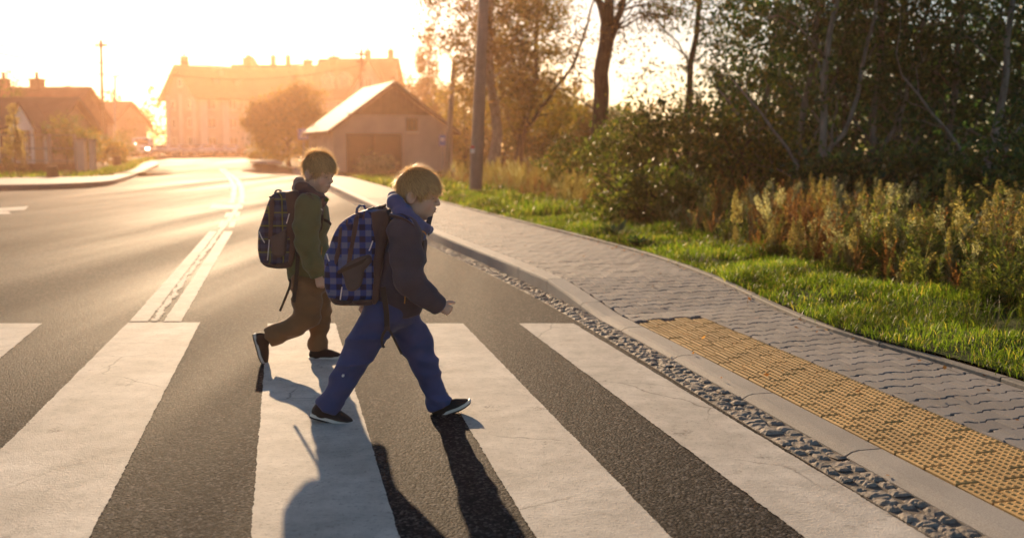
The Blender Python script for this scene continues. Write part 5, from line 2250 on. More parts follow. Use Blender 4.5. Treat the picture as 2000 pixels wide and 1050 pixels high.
def gingham(name, per, dark, mid, light, line=None):
    m = NT(name, .75, .25)
    x, y, z = m.sep(m.co())
    h = m.math('ADD', x, m.math('MULTIPLY', y, 0.97))

    def band(v, p, duty=.5, off=0.0):
        fr = m.math('FRACT', m.math('ADD', m.math('DIVIDE', v, p), off))
        return m.math('LESS_THAN', fr, duty)
    s = m.math('MULTIPLY', m.math('ADD', band(h, per), band(z, per)), .5)
    c = m.ramp(s, [(0.0, dark), (.25, mid), (.75, light)], 'CONSTANT')
    big = m.math('MULTIPLY', band(h, per * 3, .34, .1), band(z, per * 4, .26, .2))
    c = m.mix(m.math('MULTIPLY', big, .75), c, light)
    if line:
        ln = m.math('MAXIMUM', band(h, per * 1.7, .10, .33), band(z, per * 1.7, .10, .6))
        c = m.mix(m.math('MULTIPLY', ln, .8), c, line)
    m.color(c)
    m.bump(m.noise(m.co(), 500, 2), .25, .001)
    return m.mat


M['plaid_blue'] = gingham('plaid_blue', .054, (.014, .018, .045), (.028, .056, .20), (.12, .15, .25))
M['plaid_green'] = gingham('plaid_green', .045, (.014, .016, .030), (.026, .034, .075), (.05, .06, .11), (.17, .19, .03))
M['nylon_dark'] = cloth('nylon_dark', (.080, .052, .048), .7)
M['nylon_mesh'] = cloth('nylon_mesh', (.105, .078, .070), .8)
M['strap_brown'] = cloth('strap_webbing', (.060, .043, .034), .8)
M['reflect'] = plain('reflective_piping', (.75, .72, .70), .35, .6, var=.03)
M['jacket_navy'] = cloth('jacket_navy', (.074, .062, .078), .8, fuzz=.15)
M['jacket_green'] = cloth('jacket_green', (.125, .130, .060), .85, fuzz=.25)
M['fleece_blue'] = cloth('fleece_blue', (.085, .105, .24), .95, 500, .5)
M['scarf_dark'] = cloth('scarf_dark', (.080, .046, .050), .95, 500, .4)
M['trouser_blue'] = cloth('trouser_blue', (.050, .070, .170), .85, fuzz=.2)
M['trouser_olive'] = cloth('trouser_olive', (.22, .115, .055), .9, fuzz=.25)
M['shoe'] = cloth('shoe_dark', (.032, .024, .021), .6, 300, .1)
M['shoe_brown'] = cloth('shoe_brown', (.028, .018, .014), .7, 300, .1)
M['sole_white'] = plain('sole_white', (.62, .59, .54), .6, .3, var=.08)
M['sole_dark'] = plain('sole_dark', (.03, .024, .022), .7, .3, var=.2)
M['zip'] = plain('orange_zip', (.50, .24, .05), .5, .4, var=.05)


# ------------------------------------------------------------------ the parts of a figure
def wloc(o):
    v = Vector((0, 0, 0))
    while o is not None:
        v = v + o.location
        o = o.parent
    return v


def basis(fwd, up=(0, 0, 1)):
    f = Vector(fwd).normalized()
    l = Vector(up).cross(f).normalized()
    u = f.cross(l)
    return Matrix((f, l, u)).transposed()


def head_prims(S, H, B, sc_):
    q = lambda x, y, z: np.array(H + B @ (Vector((x, y, z)) * sc_))
    e = lambda c, r, k=.02, op='add': S.ell(q(*c), np.array(r) * sc_, k, op, Rm=B)
    e((-.004, 0, .030), (.090, .073, .085), .01)
    e((.028, 0, -.045), (.056, .054, .062), .03)
    e((.030, 0, .035), (.058, .062, .055), .03)                   # forehead
    e((.058, 0, -.088), (.024, .026, .020), .03)                  # chin
    for s in (-1, 1):
        e((.050, s * .034, -.038), (.028, .026, .028), .02)       # cheek
        e((.012, s * .046, -.070), (.030, .012, .022), .025)      # jaw corner
        e((.094, s * .030, .000), (.014, .016, .010), .012, 'sub')  # eye socket
        e((.0765, s * .030, -.002), (.012, .014, .010), .004)     # closed lid
        e((.086, s * .029, .014), (.008, .018, .005), .010)       # brow
    S.cone(q(.086, 0, .006), q(.104, 0, -.026), .0075 * sc_, .0095 * sc_, .012)
    e((.101, 0, -.030), (.0105, .0095, .0085), .006)              # nose tip
    for s in (-1, 1):
        e((.093, s * .010, -.033), (.009, .0065, .0065), .006)    # nostril wing
    e((.084, 0, -.058), (.013, .022, .014), .012)                 # mouth mound
    e((.0945, 0, -.0555), (.0055, .015, .0042), .004)             # upper lip
    e((.0925, 0, -.0650), (.0060, .013, .0045), .004)             # lower lip
    e((.099, 0, -.0600), (.009, .022, .0017), .002, 'sub')        # mouth line
    for s in (-1, 1):
        e((-.010, s * .074, -.014), (.019, .009, .030), .006)
        e((-.016, s * .079, -.010), (.022, .006, .030), .004)
        e((-.004, s * .084, -.012), (.009, .006, .016), .004, 'sub')


def head_tint(V, H, B, sc_):
    L = (V - np.array(H)) @ np.array(B) / sc_
    n = len(V)
    c = np.tile(np.array([.68, .42, .30]), (n, 1))

    def spot(ctr, r, col, a):
        d = np.sqrt((((L - np.array(ctr)) / np.array(r)) ** 2).sum(1))
        w = np.clip(1.35 - d, 0, 1) * a
        w = np.minimum(w, a)[:, None]
        return c * (1 - w) + np.array(col) * w
    for s in (-1, 1):
        c = spot((.07, s * .042, -.040), (.03, .03, .024), (.70, .34, .25), .5)
        c = spot((.085, s * .030, .016), (.012, .020, .0035), (.26, .14, .07), .7)
        c = spot((.090, s * .030, -.0065), (.012, .0155, .0030), (.055, .030, .022), .95)
        c = spot((-.006, s * .08, -.012), (.02, .02, .032), (.70, .34, .24), .5)
        c = spot((.096, s * .007, -.039), (.006, .003, .003), (.12, .05, .04), .8)
    c = spot((.094, 0, -.0555), (.010, .016, .0045), (.50, .20, .16), .7)
    c = spot((.093, 0, -.0655), (.010, .014, .0045), (.52, .20, .16), .7)
    c = spot((.092, 0, -.0602), (.014, .022, .0020), (.14, .05, .04), .95)
    c = spot((.100, 0, -.030), (.012, .012, .010), (.70, .37, .27), .4)
    return c


def set_tint(me, c):
    at_ = me.color_attributes.new('tint', 'FLOAT_COLOR', 'POINT')
    at_.data.foreach_set('color', np.concatenate([c, np.ones((len(c), 1))], 1).astype(np.float32).ravel())


def hand(S, w, B, sc_, thumb_up=True, curl=1.0):
    """loosely closed hand: wrist w, x along the forearm, z to the thumb side, y to the palm's back"""
    q = lambda x, y, z: np.array(w + B @ (Vector((x, y, z)) * sc_))
    S.cone(q(-.02, 0, 0), q(.012, 0, 0), .019 * sc_, .020 * sc_, .01)
    S.ell(q(.036, 0, -.002), np.array((.030, .014, .028)) * sc_, .012, Rm=B)
    Ls = (.030, .034, .031, .024)
    for i in range(4):
        z = .021 - i * .0142
        r = (.0080, .0083, .0080, .0068)[i] * sc_
        k0 = (.058 - .003 * abs(i - 1), -.002, z)
        a1 = (k0[0] + Ls[i] * .55 * (1 - .3 * curl), k0[1] + Ls[i] * .85 * curl, z - .002)
        a2 = (a1[0] - Ls[i] * .55 * curl, a1[1] + Ls[i] * .45, z - .003)
        a3 = (a2[0] - Ls[i] * .45 * curl, a2[1] - Ls[i] * .12, z - .003)
        S.chain([q(.034, -.002, z * .8), q(*k0), q(*a1), q(*a2), q(*a3)], [r * 1.05, r, r * .95, r * .88, r * .78], .003)
    if thumb_up:
        S.chain([q(.014, .006, .018), q(.034, .012, .036), q(.052, .012, .044), q(.066, .009, .047)], [.0115 * sc_, .0098 * sc_, .0088 * sc_, .0072 * sc_], .006)
    else:
        S.chain([q(.014, .010, .014), q(.032, .022, .026), q(.050, .026, .022), q(.060, .024, .014)], [.0115 * sc_, .0098 * sc_, .0085 * sc_, .0072 * sc_], .006)


def hair_geo(H, B, sc_, seed, mess, fringe):
    g = np.random.default_rng(seed)
    S = SDF(np.array(H) - .16 * sc_, np.array(H) + .16 * sc_, .0042)
    q = lambda x, y, z: np.array(H + B @ (Vector((x, y, z)) * sc_))
    S.ell(q(-.005, 0, .037), np.array((.093, .077, .088)) * sc_, .0, Rm=B)
    S.ell(q(.030, 0, .045), np.array((.066, .067, .058)) * sc_, .02, Rm=B)
    sl, X, Y, Z = S._win(S.lo, S.lo + S.n * S.h)
    P = np.stack(np.broadcast_arrays(X, Y, Z), -1) - np.array(H)
    L = P @ np.array(B) / sc_
    hx = np.array([-.11, -.070, -.045, -.032, -.012, .008, .022, .040, .060, .085, .12])
    hz = np.array([-.065, -.075, -.072, -.030, .020, .012, -.010, .010, .030, fringe, fringe])
    hl = np.interp(L[..., 0], hx, hz)
    jag = .006 * np.sin(L[..., 0] * 210 + 2 * np.sin(L[..., 1] * 90)) + .005 * np.sin(L[..., 1] * 260 + L[..., 0] * 60)
    S.d = np.maximum(S.d, ((hl + jag - L[..., 2]) * sc_ * .8).astype(np.float32))
    V, F = S.mesh('hair')
    N = vnormals(V, F)
    Lv = (V - np.array(H)) @ np.array(B) / sc_
    # grooves along the combing direction
    crown = np.array([-.055, .0, .115])
    ang = np.arctan2(Lv[:, 1] - crown[1], Lv[:, 0] - crown[0])
    V = V + N * (.0022 * np.sin(ang * 34 + 3 * vnoise(Lv * 40, seed)) + .0010 * vnoise(Lv * 45, seed + 3))[:, None]
    # strands
    n = 12000
    k = g.integers(0, len(V), n)
    P0, N0, L0 = V[k], N[k], Lv[k]
    Bn = np.array(B)
    out = L0 - crown
    out[:, 0] += .035                                  # combed forward
    out[:, 2] -= .055
    D = out @ Bn.T
    D -= N0 * (D * N0).sum(1)[:, None]
    D /= np.linalg.norm(D, axis=1)[:, None] + 1e-9
    D += g.normal(0, .13, (n, 3))
    top = np.clip((L0[:, 2] - .055) / .05, 0, 1) * np.clip((.05 - L0[:, 0]) / .06, 0, 1)
    back = np.clip((-.04 - L0[:, 0]) / .05, 0, 1) * (L0[:, 2] > -.02)
    stray = g.uniform(0, 1, n) < .05 * mess
    tb = np.maximum(top, back)
    lift = .16 + .12 * g.uniform(0, 1, n) + tb * (.12 + .30 * g.uniform(0, 1, n) ** 1.5 * (.5 + mess)) + stray * g.uniform(.2, .8, n) * tb
    ln = sc_ * g.uniform(.018, .044, n) * np.where(stray, .8, 1.0)
    wdt = .0013
    V2 = np.zeros((n, 6, 3))
    W = np.cross(D, N0)
    W /= np.linalg.norm(W, axis=1)[:, None] + 1e-9
    for j, t in enumerate((0, .5, 1)):
        c = P0 + D * (ln * t)[:, None] + N0 * (ln * lift * t + .0012 - .004 * t * t * (lift < .25))[:, None]
        w_ = wdt * (1 - .75 * t)
        V2[:, j * 2] = c - W * w_
        V2[:, j * 2 + 1] = c + W * w_
    i = np.arange(n) * 6
    F2 = np.concatenate([np.stack([i, i + 1, i + 3, i + 2], 1), np.stack([i + 2, i + 3, i + 5, i + 4], 1)])
    return V, F, V2.reshape(-1, 3), F2


def shoe(parent, heel, toe, near, upv, length, mat, ankle_h=.075):
    """heel and toe: ends of the sole's lower face in the world"""
    fx = (Vector(toe) - Vector(heel))
    fx.normalize()
    lx = Vector(upv).cross(fx).normalized()
    uz = fx.cross(lx)
    Bm = Matrix((fx, lx, uz)).transposed()
    k = length / .2
    org = Vector(heel)
    S = SDF((-.06 * k, -.07 * k, -.01), (.25 * k, .07 * k, .14 * k), .0035)
    S.ell((.040, 0, .030), (.040, .030, .038), .0)
    S.ell((.150, .0, .022), (.050, .036, .028), .02)
    S.ell((.095, 0, .030), (.060, .031, .036), .03)
    S.cone((.040, 0, .045), (.046, 0, ankle_h), .031, .033, .02)
    S.cone((.075, 0, .056), (.125, 0, .040), .017, .014, .02)
    S.ell((.042, 0, ankle_h + .025), (.026, .024, .03), .006, 'sub')
    S.cut((0, 0, .013), (0, 0, -1))
    V, F = S.mesh('upper')
    V = V * k
    V = V @ np.array(Bm).T + np.array(org)
    lo = np.array(parent.location)
    out = [(-.004, .0), (.0, .020), (.02, .030), (.06, .031), (.10, .033), (.14, .038), (.17, .036), (.195, .022), (.203, 0), (.195, -.022), (.17, -.036), (.14, -.038), (.10, -.033), (.06, -.031), (.02, -.030), (0, -.020)]
    root = link('shoe', np_mesh('shoe', V - lo, F, True), mat, parent)
    T4 = Matrix.Translation(org - parent.location) @ Bm.to_4x4()
    bend = lambda x: .012 * max(0, (x - .13) / .07) ** 2
    for nm_, z0, z1, gr, mt_ in (('outsole', 0.0, .0075, 1.0, M['sole_dark']), ('midsole', .0076, .0215, 1.02, M['sole_white'])):
        mb = MB()
        n = len(out)
        vs = []
        for z in (z0, z1):
            vs += [T4 @ (Vector((x * k * (gr if x > .1 else 1), y * k * gr, (z + bend(x)) * k))) for x, y in out]
        fs = [tuple(range(n)), tuple(range(2 * n - 1, n - 1, -1))] + [(i, (i + 1) % n, n + (i + 1) % n, n + i) for i in range(n)]
        mb.add(vs, fs)
        mb.build(nm_, mt_, root)
    lc = MB()
    for x, z in ((.085, .068), (.100, .063), (.115, .057)):
        lc.tube([T4 @ Vector((x * k, -.016 * k, (z - .010) * k)), T4 @ Vector((x * k, 0, (z + .004) * k)), T4 @ Vector((x * k, .016 * k, (z - .010) * k))], .003, 5)
    lc.build('laces', mat, root)
    return root


def finish(name, S, parent, mat, wr=None, smooth_it=2):
    V, F = S.mesh(name, wloc(parent), smooth_it)
    if wr:
        V = wrinkle(V, F, *wr)
    return link(name, np_mesh(name, V, F, True), mat, parent)


def prof_block(name, mat, parent, poly, Y0, Y1, rnd=.03, Yref=None, seg=3):
    """a rounded block: an outline given in pixels at depth Yref, pulled from Y0 to Y1"""
    P = [vp(x, y, Yref) for x, y in poly]
    P = catmull([(p.x, p.z) for p in P] + [(P[0].x, P[0].z)], .012)[:-1]
    c = P.mean(0)
    r = np.linalg.norm(P - c, axis=1)
    rings = []
    for i in range(seg + 1):
        a = math.pi / 2 * i / seg
        rings.append((Y0 + rnd * (1 - math.sin(a)), rnd * (1 - math.cos(a))))
    rings = [(Y0 + rnd * (1 - math.sin(math.pi / 2 * (1 - i / seg))), rnd * (1 - math.cos(math.pi / 2 * (1 - i / seg)))) for i in range(seg + 1)]
    rings = rings + [(Y1 - (y - Y0), k) for y, k in rings[::-1]]
    V = []
    n = len(P)
    for y, k in rings:
        Q = c + (P - c) * (1 - k / np.maximum(r, .02))[:, None]
        V += [(a, y, b) for a, b in Q]
    F = []
    for i in range(len(rings) - 1):
        for j in range(n):
            F.append((i * n + j, i * n + (j + 1) % n, (i + 1) * n + (j + 1) % n, (i + 1) * n + j))
    F += [tuple(range(n)), tuple(range((len(rings) - 1) * n, len(rings) * n))]
    mb = MB()
    mb.add([Vector(v) - wloc(parent) for v in V], F)
    return autosmooth(mb.build(name, mat, parent), 50)


def strap(name, mat, parent, pts, wdir, w, th=.006):
    """pts in the world; smooth ribbon"""
    P = catmull([tuple(p) for p in pts], .02)
    mb = MB()
    mb.ribbon([Vector(p) - wloc(parent) for p in P], wdir, w, th)
    return autosmooth(mb.build(name, mat, parent), 50)


def cord(name, mat, parent, pts, r):
    P = catmull([tuple(p) for p in pts], .012)
    return MB().tube([Vector(p) - wloc(parent) for p in P], r, 6).build(name, mat, parent, smooth=True)


# ================================================================== the nearer boy
Yc = 4.72
b = gp(760, 822)
base = Vector((vp(760, 822, Yc).x, Yc, 0))
boy = empty('person', base)
tag(boy, 'blond child in dark navy jacket and blue trousers striding across the crossing', 'person')
P_ = lambda x, y, Y=Yc: np.array(vp(x, y, Y))
Hd = vp(815, 380, Yc)
HB = basis((math.cos(R(-8)) * math.cos(R(6)), -math.sin(R(6)), math.sin(R(-8))))
sc1 = .99
S = SDF((base.x - .46, Yc - .30, -.01), (base.x + .36, Yc + .30, 1.28), .0042)
head_prims(S, Hd, HB, sc1)
S.chain([P_(806, 405), P_(797, 440)], [.046 * sc1, .050], .03)
S.ell(P_(783, 490), (.085, .12, .14), .03)
S.ell(P_(776, 580), (.08, .11, .12), .04)
S.chain([P_(788, 458, 4.58), P_(797, 545, 4.55), P_(858, 597, 4.60)], [.045, .036, .023], .02)
S.chain([P_(793, 458, 4.86), P_(752, 540, 4.90), P_(722, 588, 4.92)], [.045, .036, .023], .02)
S.chain([P_(745, 618, 4.65), P_(700, 697, 4.64), P_(643, 785, 4.64), P_(640, 806, 4.64)], [.06, .045, .03, .026], .02)
S.chain([P_(783, 620, 4.79), P_(828, 712, 4.80), P_(862, 788, 4.80), P_(864, 802, 4.80)], [.06, .045, .03, .026], .02)
w1 = vp(858, 597, 4.60)
hand(S, w1, basis((.60, .10, -.30), (0.45, .1, .9)), .86, True)
w2 = vp(722, 588, 4.92)
hand(S, w2, basis((-.55, .0, -.8), (-.6, 0, .4)), .86, False)
V, F = S.mesh('body', base, 1)
me = np_mesh('body', V, F, True)
set_tint(me, head_tint(V + np.array(base), Hd, HB, sc1))
link('body', me, M['skin'], boy)
V, F, V2, F2 = hair_geo(Hd, HB, sc1, 5, .75, .040)
ho = link('hair', np_mesh('hair', V - np.array(base), F, True), M['hair_base'], boy)
link('strands', np_mesh('strands', V2 - np.array(base), F2), M['hair'], ho)

# trousers
S = SDF((base.x - .46, Yc - .22, .0), (base.x + .34, Yc + .24, .72), .0055)
S.ell(P_(766, 603), (.105, .120, .10), .0)
S.chain([P_(748, 612, 4.655), P_(712, 668, 4.645), P_(692, 705, 4.64), P_(642, 790, 4.64), P_(636, 802, 4.64)], [.088, .074, .062, .052, .054], .03)
S.chain([P_(782, 615, 4.785), P_(812, 670, 4.795), P_(831, 712, 4.80), P_(858, 786, 4.80), P_(863, 800, 4.80)], [.088, .070, .058, .050, .054], .03)
e1 = P_(638, 797, 4.64)
S.cut(e1, P_(636, 802, 4.64) - P_(655, 772, 4.64), e1, .12)
e2 = P_(862, 794, 4.80)
S.cut(e2, P_(863, 800, 4.80) - P_(846, 756, 4.80), e2, .12)
tr1 = finish('trousers', S, boy, M['trouser_blue'], (.0105, (6, 6, 17), 3, .0006))
cc = vp(670, 733, 4.575) - base
MB().tube([cc + Vector((0, -.006, 0)), cc + Vector((0, .01, 0))], .006, 8).build('button', M['reflect'], tr1)
# jacket
S = SDF((base.x - .34, Yc - .30, .42), (base.x + .32, Yc + .30, 1.08), .0055)
S.ell(P_(785, 487), (.118, .150, .150), .0)
S.ell(P_(779, 560), (.118, .150, .13), .05)
S.cone(P_(778, 560), P_(770, 612), .118, .116, .05)
S.chain([P_(797, 430), P_(800, 415)], [.075, .062], .03)
S.chain([P_(789, 455, 4.575), P_(796, 500, 4.555), P_(799, 545, 4.545), P_(826, 572, 4.56), P_(858, 597, 4.60)], [.076, .073, .066, .055, .042], .02)
S.chain([P_(794, 455, 4.865), P_(752, 540, 4.90), P_(724, 586, 4.92)], [.074, .064, .045], .02)
S.cut(P_(775, 617), (.12, 0, -1), P_(775, 640), .2)
wv = P_(859, 598, 4.60) - P_(826, 572, 4.56)
S.cut(P_(859, 598, 4.60), wv, P_(859, 598, 4.60), .07)
wv = P_(724, 586, 4.92) - P_(752, 540, 4.90)
S.cut(P_(724, 586, 4.92), wv, P_(724, 586, 4.92), .07)
jk = finish('jacket', S, boy, M['jacket_navy'], (.0075, (8, 8, 13), 8, .0005))
S = SDF(P_(859, 598, 4.6) - .08, P_(859, 598, 4.6) + .08, .004)
wv = P_(859, 598, 4.60) - P_(826, 572, 4.56)
wv /= np.linalg.norm(wv)
S.cone(P_(859, 598, 4.60) - wv * .012, P_(859, 598, 4.60) + wv * .004, .037, .035, 0)
S.cut(P_(859, 598, 4.60) + wv * .009, wv)
S.cut(P_(859, 598, 4.60) - wv * .016, -wv)
finish('cuff', S, jk, M['fleece_blue'])
# fleece hood bunched round the neck
S = SDF(P_(800, 425) - .18, P_(800, 425) + .18, .0048)
ring = [P_(770, 389, 4.72), P_(772, 396, 4.65), P_(790, 417, 4.625), P_(812, 436, 4.632), P_(831, 446, 4.67), P_(836, 447, 4.72), P_(831, 446, 4.77), P_(812, 436, 4.81), P_(790, 417, 4.815), P_(772, 396, 4.79), P_(770, 389, 4.72)]
S.chain(ring, [.032, .036, .038, .032, .022, .020, .022, .032, .038, .036, .032], .012)
ring2 = [P_(779, 412, 4.72), P_(781, 420, 4.62), P_(803, 440, 4.612), P_(824, 462, 4.65)]
S.chain(ring2, [.040, .040, .034, .018], .012)
ring3 = [P_(779, 412, 4.72), P_(781, 420, 4.82), P_(803, 440, 4.828), P_(824, 462, 4.79)]
S.chain(ring3, [.040, .040, .034, .018], .012)
finish('hood', S, boy, M['fleece_blue'], (.006, (11, 11, 22), 21, .0006), 1)
# standing collar points and details
for Y_, sg in ((4.675, -1), (4.765, 1)):
    mb = MB()
    q = [vp(838, 462, Y_), vp(829, 440, Y_ + sg * .02), vp(836, 424, Y_ + sg * .02), vp(846, 421, Y_), vp(842, 436, Y_)]
    n_ = Vector((0, .006 * sg, 0))
    mb.add([p - base for p in q] + [p - base + n_ for p in q], [(0, 1, 2, 3, 4), (9, 8, 7, 6, 5)] + [(i, (i + 1) % 5, 5 + (i + 1) % 5, 5 + i) for i in range(5)])
    mb.build('collar', M['jacket_navy'], jk)
cord('zip', M['zip'], jk, [vp(791, 572, 4.566), vp(791, 582, 4.566), vp(790, 594, 4.568)], .0028)
cord('zip', M['zip'], jk, [vp(820, 450, 4.602), vp(829, 453, 4.625), vp(833, 460, 4.66)], .003)
# shoes
shoe(boy, vp(606, 813, 4.64), vp(689, 834.5, 4.64), True, (.2, 0, 1), .200, M['shoe'])
shoe(boy, vp(849, 818, 4.80), vp(922, 790, 4.80), False, (-.3, 0, 1), .190, M['shoe'])

# --- his school backpack
bag = empty('school_backpack', Vector((vp(690, 500, Yc).x, Yc, vp(690, 592, Yc).z)))
tag(bag, 'blue checked school backpack on the back of the child in the navy jacket', 'backpack')
Yn = 4.585
body_px = [(640, 583), (632, 555), (634, 515), (645, 470), (662, 438), (688, 419), (715, 411), (745, 408), (755, 420), (752, 470), (742, 520), (732, 585), (722, 592), (680, 593), (655, 591)]
bd = prof_block('body', M['plaid_blue'], bag, body_px, Yn, Yc + .15, .045, Yn + .02, 4)
prof_block('base', M['nylon_dark'], bag, [(642, 580), (680, 586), (729, 583), (729, 595), (685, 597), (652, 594)], Yn - .004, Yc + .154, .03, Yn + .02)
fp = prof_block('front_pocket', M['plaid_blue'], bag, [(631, 500), (640, 484), (650, 492), (655, 540), (651, 580), (641, 584), (631, 560)], Yn + .03, Yc + .12, .03, Yn + .02)
prof_block('pocket_side', M['nylon_dark'], fp, [(640, 508), (649, 500), (653, 540), (648, 562), (641, 574), (638, 545)], Yn + .024, Yn + .06, .012, Yn + .02)
prof_block('back_panel', M['nylon_dark'], bag, [(726, 414), (756, 409), (762, 430), (757, 470), (746, 530), (738, 590), (727, 590), (731, 540), (728, 505), (734, 470), (728, 440)], Yn - .004, Yc + .155, .02, Yn + .02)
prof_block('gusset', M['nylon_dark'], bag, [(692, 424), (701, 419), (698, 450), (690, 490), (684, 520), (676, 520), (684, 470)], Yn - .003, Yn + .05, .012, Yn)
prof_block('gusset', M['nylon_dark'], bag, [(662, 447), (668, 442), (667, 470), (664, 500), (655, 520), (652, 505), (659, 478)], Yn - .0025, Yn + .05, .012, Yn)
prof_block('side_pocket', M['nylon_mesh'], bag, [(664, 524), (690, 506), (722, 496), (726, 512), (712, 528), (708, 552), (696, 567), (678, 567), (672, 545)], Yn - .016, Yn + .05, .02, Yn)
strap('compression_strap', M['strap_brown'], bag, [vp(660, 532, Yn - .006), vp(675, 525, Yn - .019), vp(700, 514, Yn - .019), vp(727, 501, Yn - .008)], (0, -.2, 1), .016, .004)
for pts in ([(728, 470), (724, 482), (719, 494)], [(668, 560), (666, 574), (664, 588)], [(638, 495), (641, 505), (645, 514)]):
    cord('piping', M['reflect'], bag, [vp(x, y, Yn - .006) for x, y in pts], .0032)
cord('zipper', M['nylon_dark'], bag, [vp(x, y, Yn + .004) for x, y in ((712, 412), (708, 440), (702, 470), (697, 498))], .004)
cord('zipper', M['nylon_dark'], bag, [vp(x, y, Yn + .006) for x, y in ((678, 428), (676, 455), (673, 485), (668, 512))], .004)
strap('handle', M['plaid_blue'], bag, [vp(697, 424, 4.66), vp(697, 408, 4.66), vp(704, 400, 4.66), vp(712, 402, 4.66), vp(718, 416, 4.66)], (0, 1, 0), .030, .008)
for k, (xa, ya) in enumerate(((724, 410), (735, 408), (746, 405))):
    strap('flap_fold', M['nylon_mesh'] if k % 2 else M['strap_brown'], bag, [vp(xa - 6, ya + 8, Yn + .03), vp(xa, ya - 3, 4.64), vp(xa + 4, ya - 4, 4.72), vp(xa, ya + 4, 4.80)], (1, 0, .3), .022, .006)
sp = strap('shoulder_strap', M['nylon_dark'], bag, [vp(752, 424, 4.63), vp(765, 419, 4.60), vp(786, 423, 4.555), vp(803, 432, 4.545), vp(816, 448, 4.56), vp(825, 468, 4.60), vp(826, 500, 4.63)], [0, -1, .6], .050, .011) if False else None
pts = [vp(752, 424, 4.64), vp(766, 419, 4.605), vp(786, 424, 4.555), vp(804, 434, 4.548), vp(817, 450, 4.57), vp(825, 470, 4.605)]
sp = strap('shoulder_strap', M['nylon_dark'], bag, pts, (.15, .95, .15), .052, .012)
strap('strap_face', M['plaid_blue'], sp, [p + Vector((.002, -.004, .008)) for p in pts[1:5]], (.15, .95, .15), .030, .004)
cord('piping', M['reflect'], sp, [vp(811, 455, 4.538), vp(816, 463, 4.548), vp(822, 471, 4.566)], .0042)
strap('lower_strap', M['strap_brown'], bag, [vp(825, 470, 4.605), vp(822, 515, 4.585), vp(806, 548, 4.60), vp(770, 568, 4.60), vp(735, 582, 4.62)], (.4, -.6, .3), .024, .004)
strap('loose_strap', M['strap_brown'], bag, [vp(748, 560, 4.555), vp(752, 590, 4.553), vp(755, 612, 4.552), vp(756, 640, 4.55)], (1, 0, 0), .024, .004)
strap('loose_strap', M['strap_brown'], bag, [vp(756, 640, 4.55), vp(748, 652, 4.55), vp(745, 668, 4.55), vp(752, 682, 4.55)], (1, .2, 0), .012, .004)
strap('loose_strap', M['strap_brown'], bag, [vp(757, 638, 4.552), vp(764, 650, 4.552), vp(775, 672, 4.556), vp(786, 694, 4.56)], (1, .2, .3), .010, .004)
MB().box(vp(750, 646, 4.546) - bag.location, vp(762, 636, 4.558) - bag.location).build('buckle', M['nylon_dark'], bag, bevel=.003)

# ================================================================== the farther boy
Yd = 6.05
base = Vector((vp(610, 700, Yd).x, Yd, 0))
boy2 = empty('person', base)
tag(boy2, 'blond child in green jacket and brown trousers walking behind the other child', 'person')
P_ = lambda x, y, Y=Yd: np.array(vp(x, y, Y))
Hd = vp(621, 337, Yd)
HB = basis((math.cos(R(-14)) * math.cos(R(24)), -math.sin(R(24)), math.sin(R(-14))))
sc2 = 1.0
S = SDF((base.x - .42, Yd - .30, -.01), (base.x + .30, Yd + .30, 1.30), .0046)
head_prims(S, Hd, HB, sc2)
S.chain([P_(612, 357), P_(606, 388)], [.047, .050], .03)
S.ell(P_(604, 430), (.085, .12, .14), .03)
S.ell(P_(604, 510), (.08, .11, .14), .04)
S.chain([P_(603, 402, 5.91), P_(601, 478, 5.88), P_(622, 541, 5.90)], [.045, .036, .023], .02)
S.chain([P_(608, 402, 6.19), P_(618, 478, 6.22), P_(640, 530, 6.20)], [.045, .036, .023], .02)
S.chain([P_(596, 545, 5.98), P_(602, 618, 5.97), P_(530, 655, 5.98), P_(512, 664, 5.98)], [.065, .048, .03, .026], .02)
S.chain([P_(616, 545, 6.12), P_(624, 618, 6.12), P_(621, 680, 6.12), P_(622, 692, 6.12)], [.065, .048, .03, .026], .02)
hand(S, vp(622, 541, 5.90), basis((.22, .0, -.95), (.9, -.1, .2)), .9, False, .8)
hand(S, vp(640, 530, 6.20), basis((.6, .0, -.7), (.7, .1, .6)), .9, False, .9)
V, F = S.mesh('body', base, 1)
me = np_mesh('body', V, F, True)
set_tint(me, head_tint(V + np.array(base), Hd, HB, sc2))
link('body', me, M['skin'], boy2)
V, F, V2, F2 = hair_geo(Hd, HB, sc2, 15, 1.5, .052)
ho = link('hair', np_mesh('hair', V - np.array(base), F, True), M['hair_base'], boy2)
link('strands', np_mesh('strands', V2 - np.array(base), F2), M['hair'], ho)
# trousers
S = SDF((base.x - .42, Yd - .22, .0), (base.x + .26, Yd + .24, .62), .006)
S.ell(P_(606, 548), (.112, .125, .09), .0)
S.chain([P_(597, 552, 5.99), P_(600, 590, 5.975), P_(601, 617, 5.97), P_(570, 640, 5.975), P_(534, 655, 5.98), P_(524, 659, 5.98)], [.090, .080, .068, .058, .052, .052], .03)
S.chain([P_(617, 552, 6.11), P_(624, 612, 6.12), P_(622, 670, 6.12), P_(621, 684, 6.12)], [.082, .062, .054, .056], .03)
S.cut(P_(524, 659, 5.98), P_(524, 659, 5.98) - P_(560, 644, 5.975), P_(524, 659, 5.98), .1)
S.cut(P_(621, 682, 6.12), (0, 0, -1), P_(621, 682, 6.12), .12)
finish('trousers', S, boy2, M['trouser_olive'], (.010, (7, 7, 17), 31, .0007))
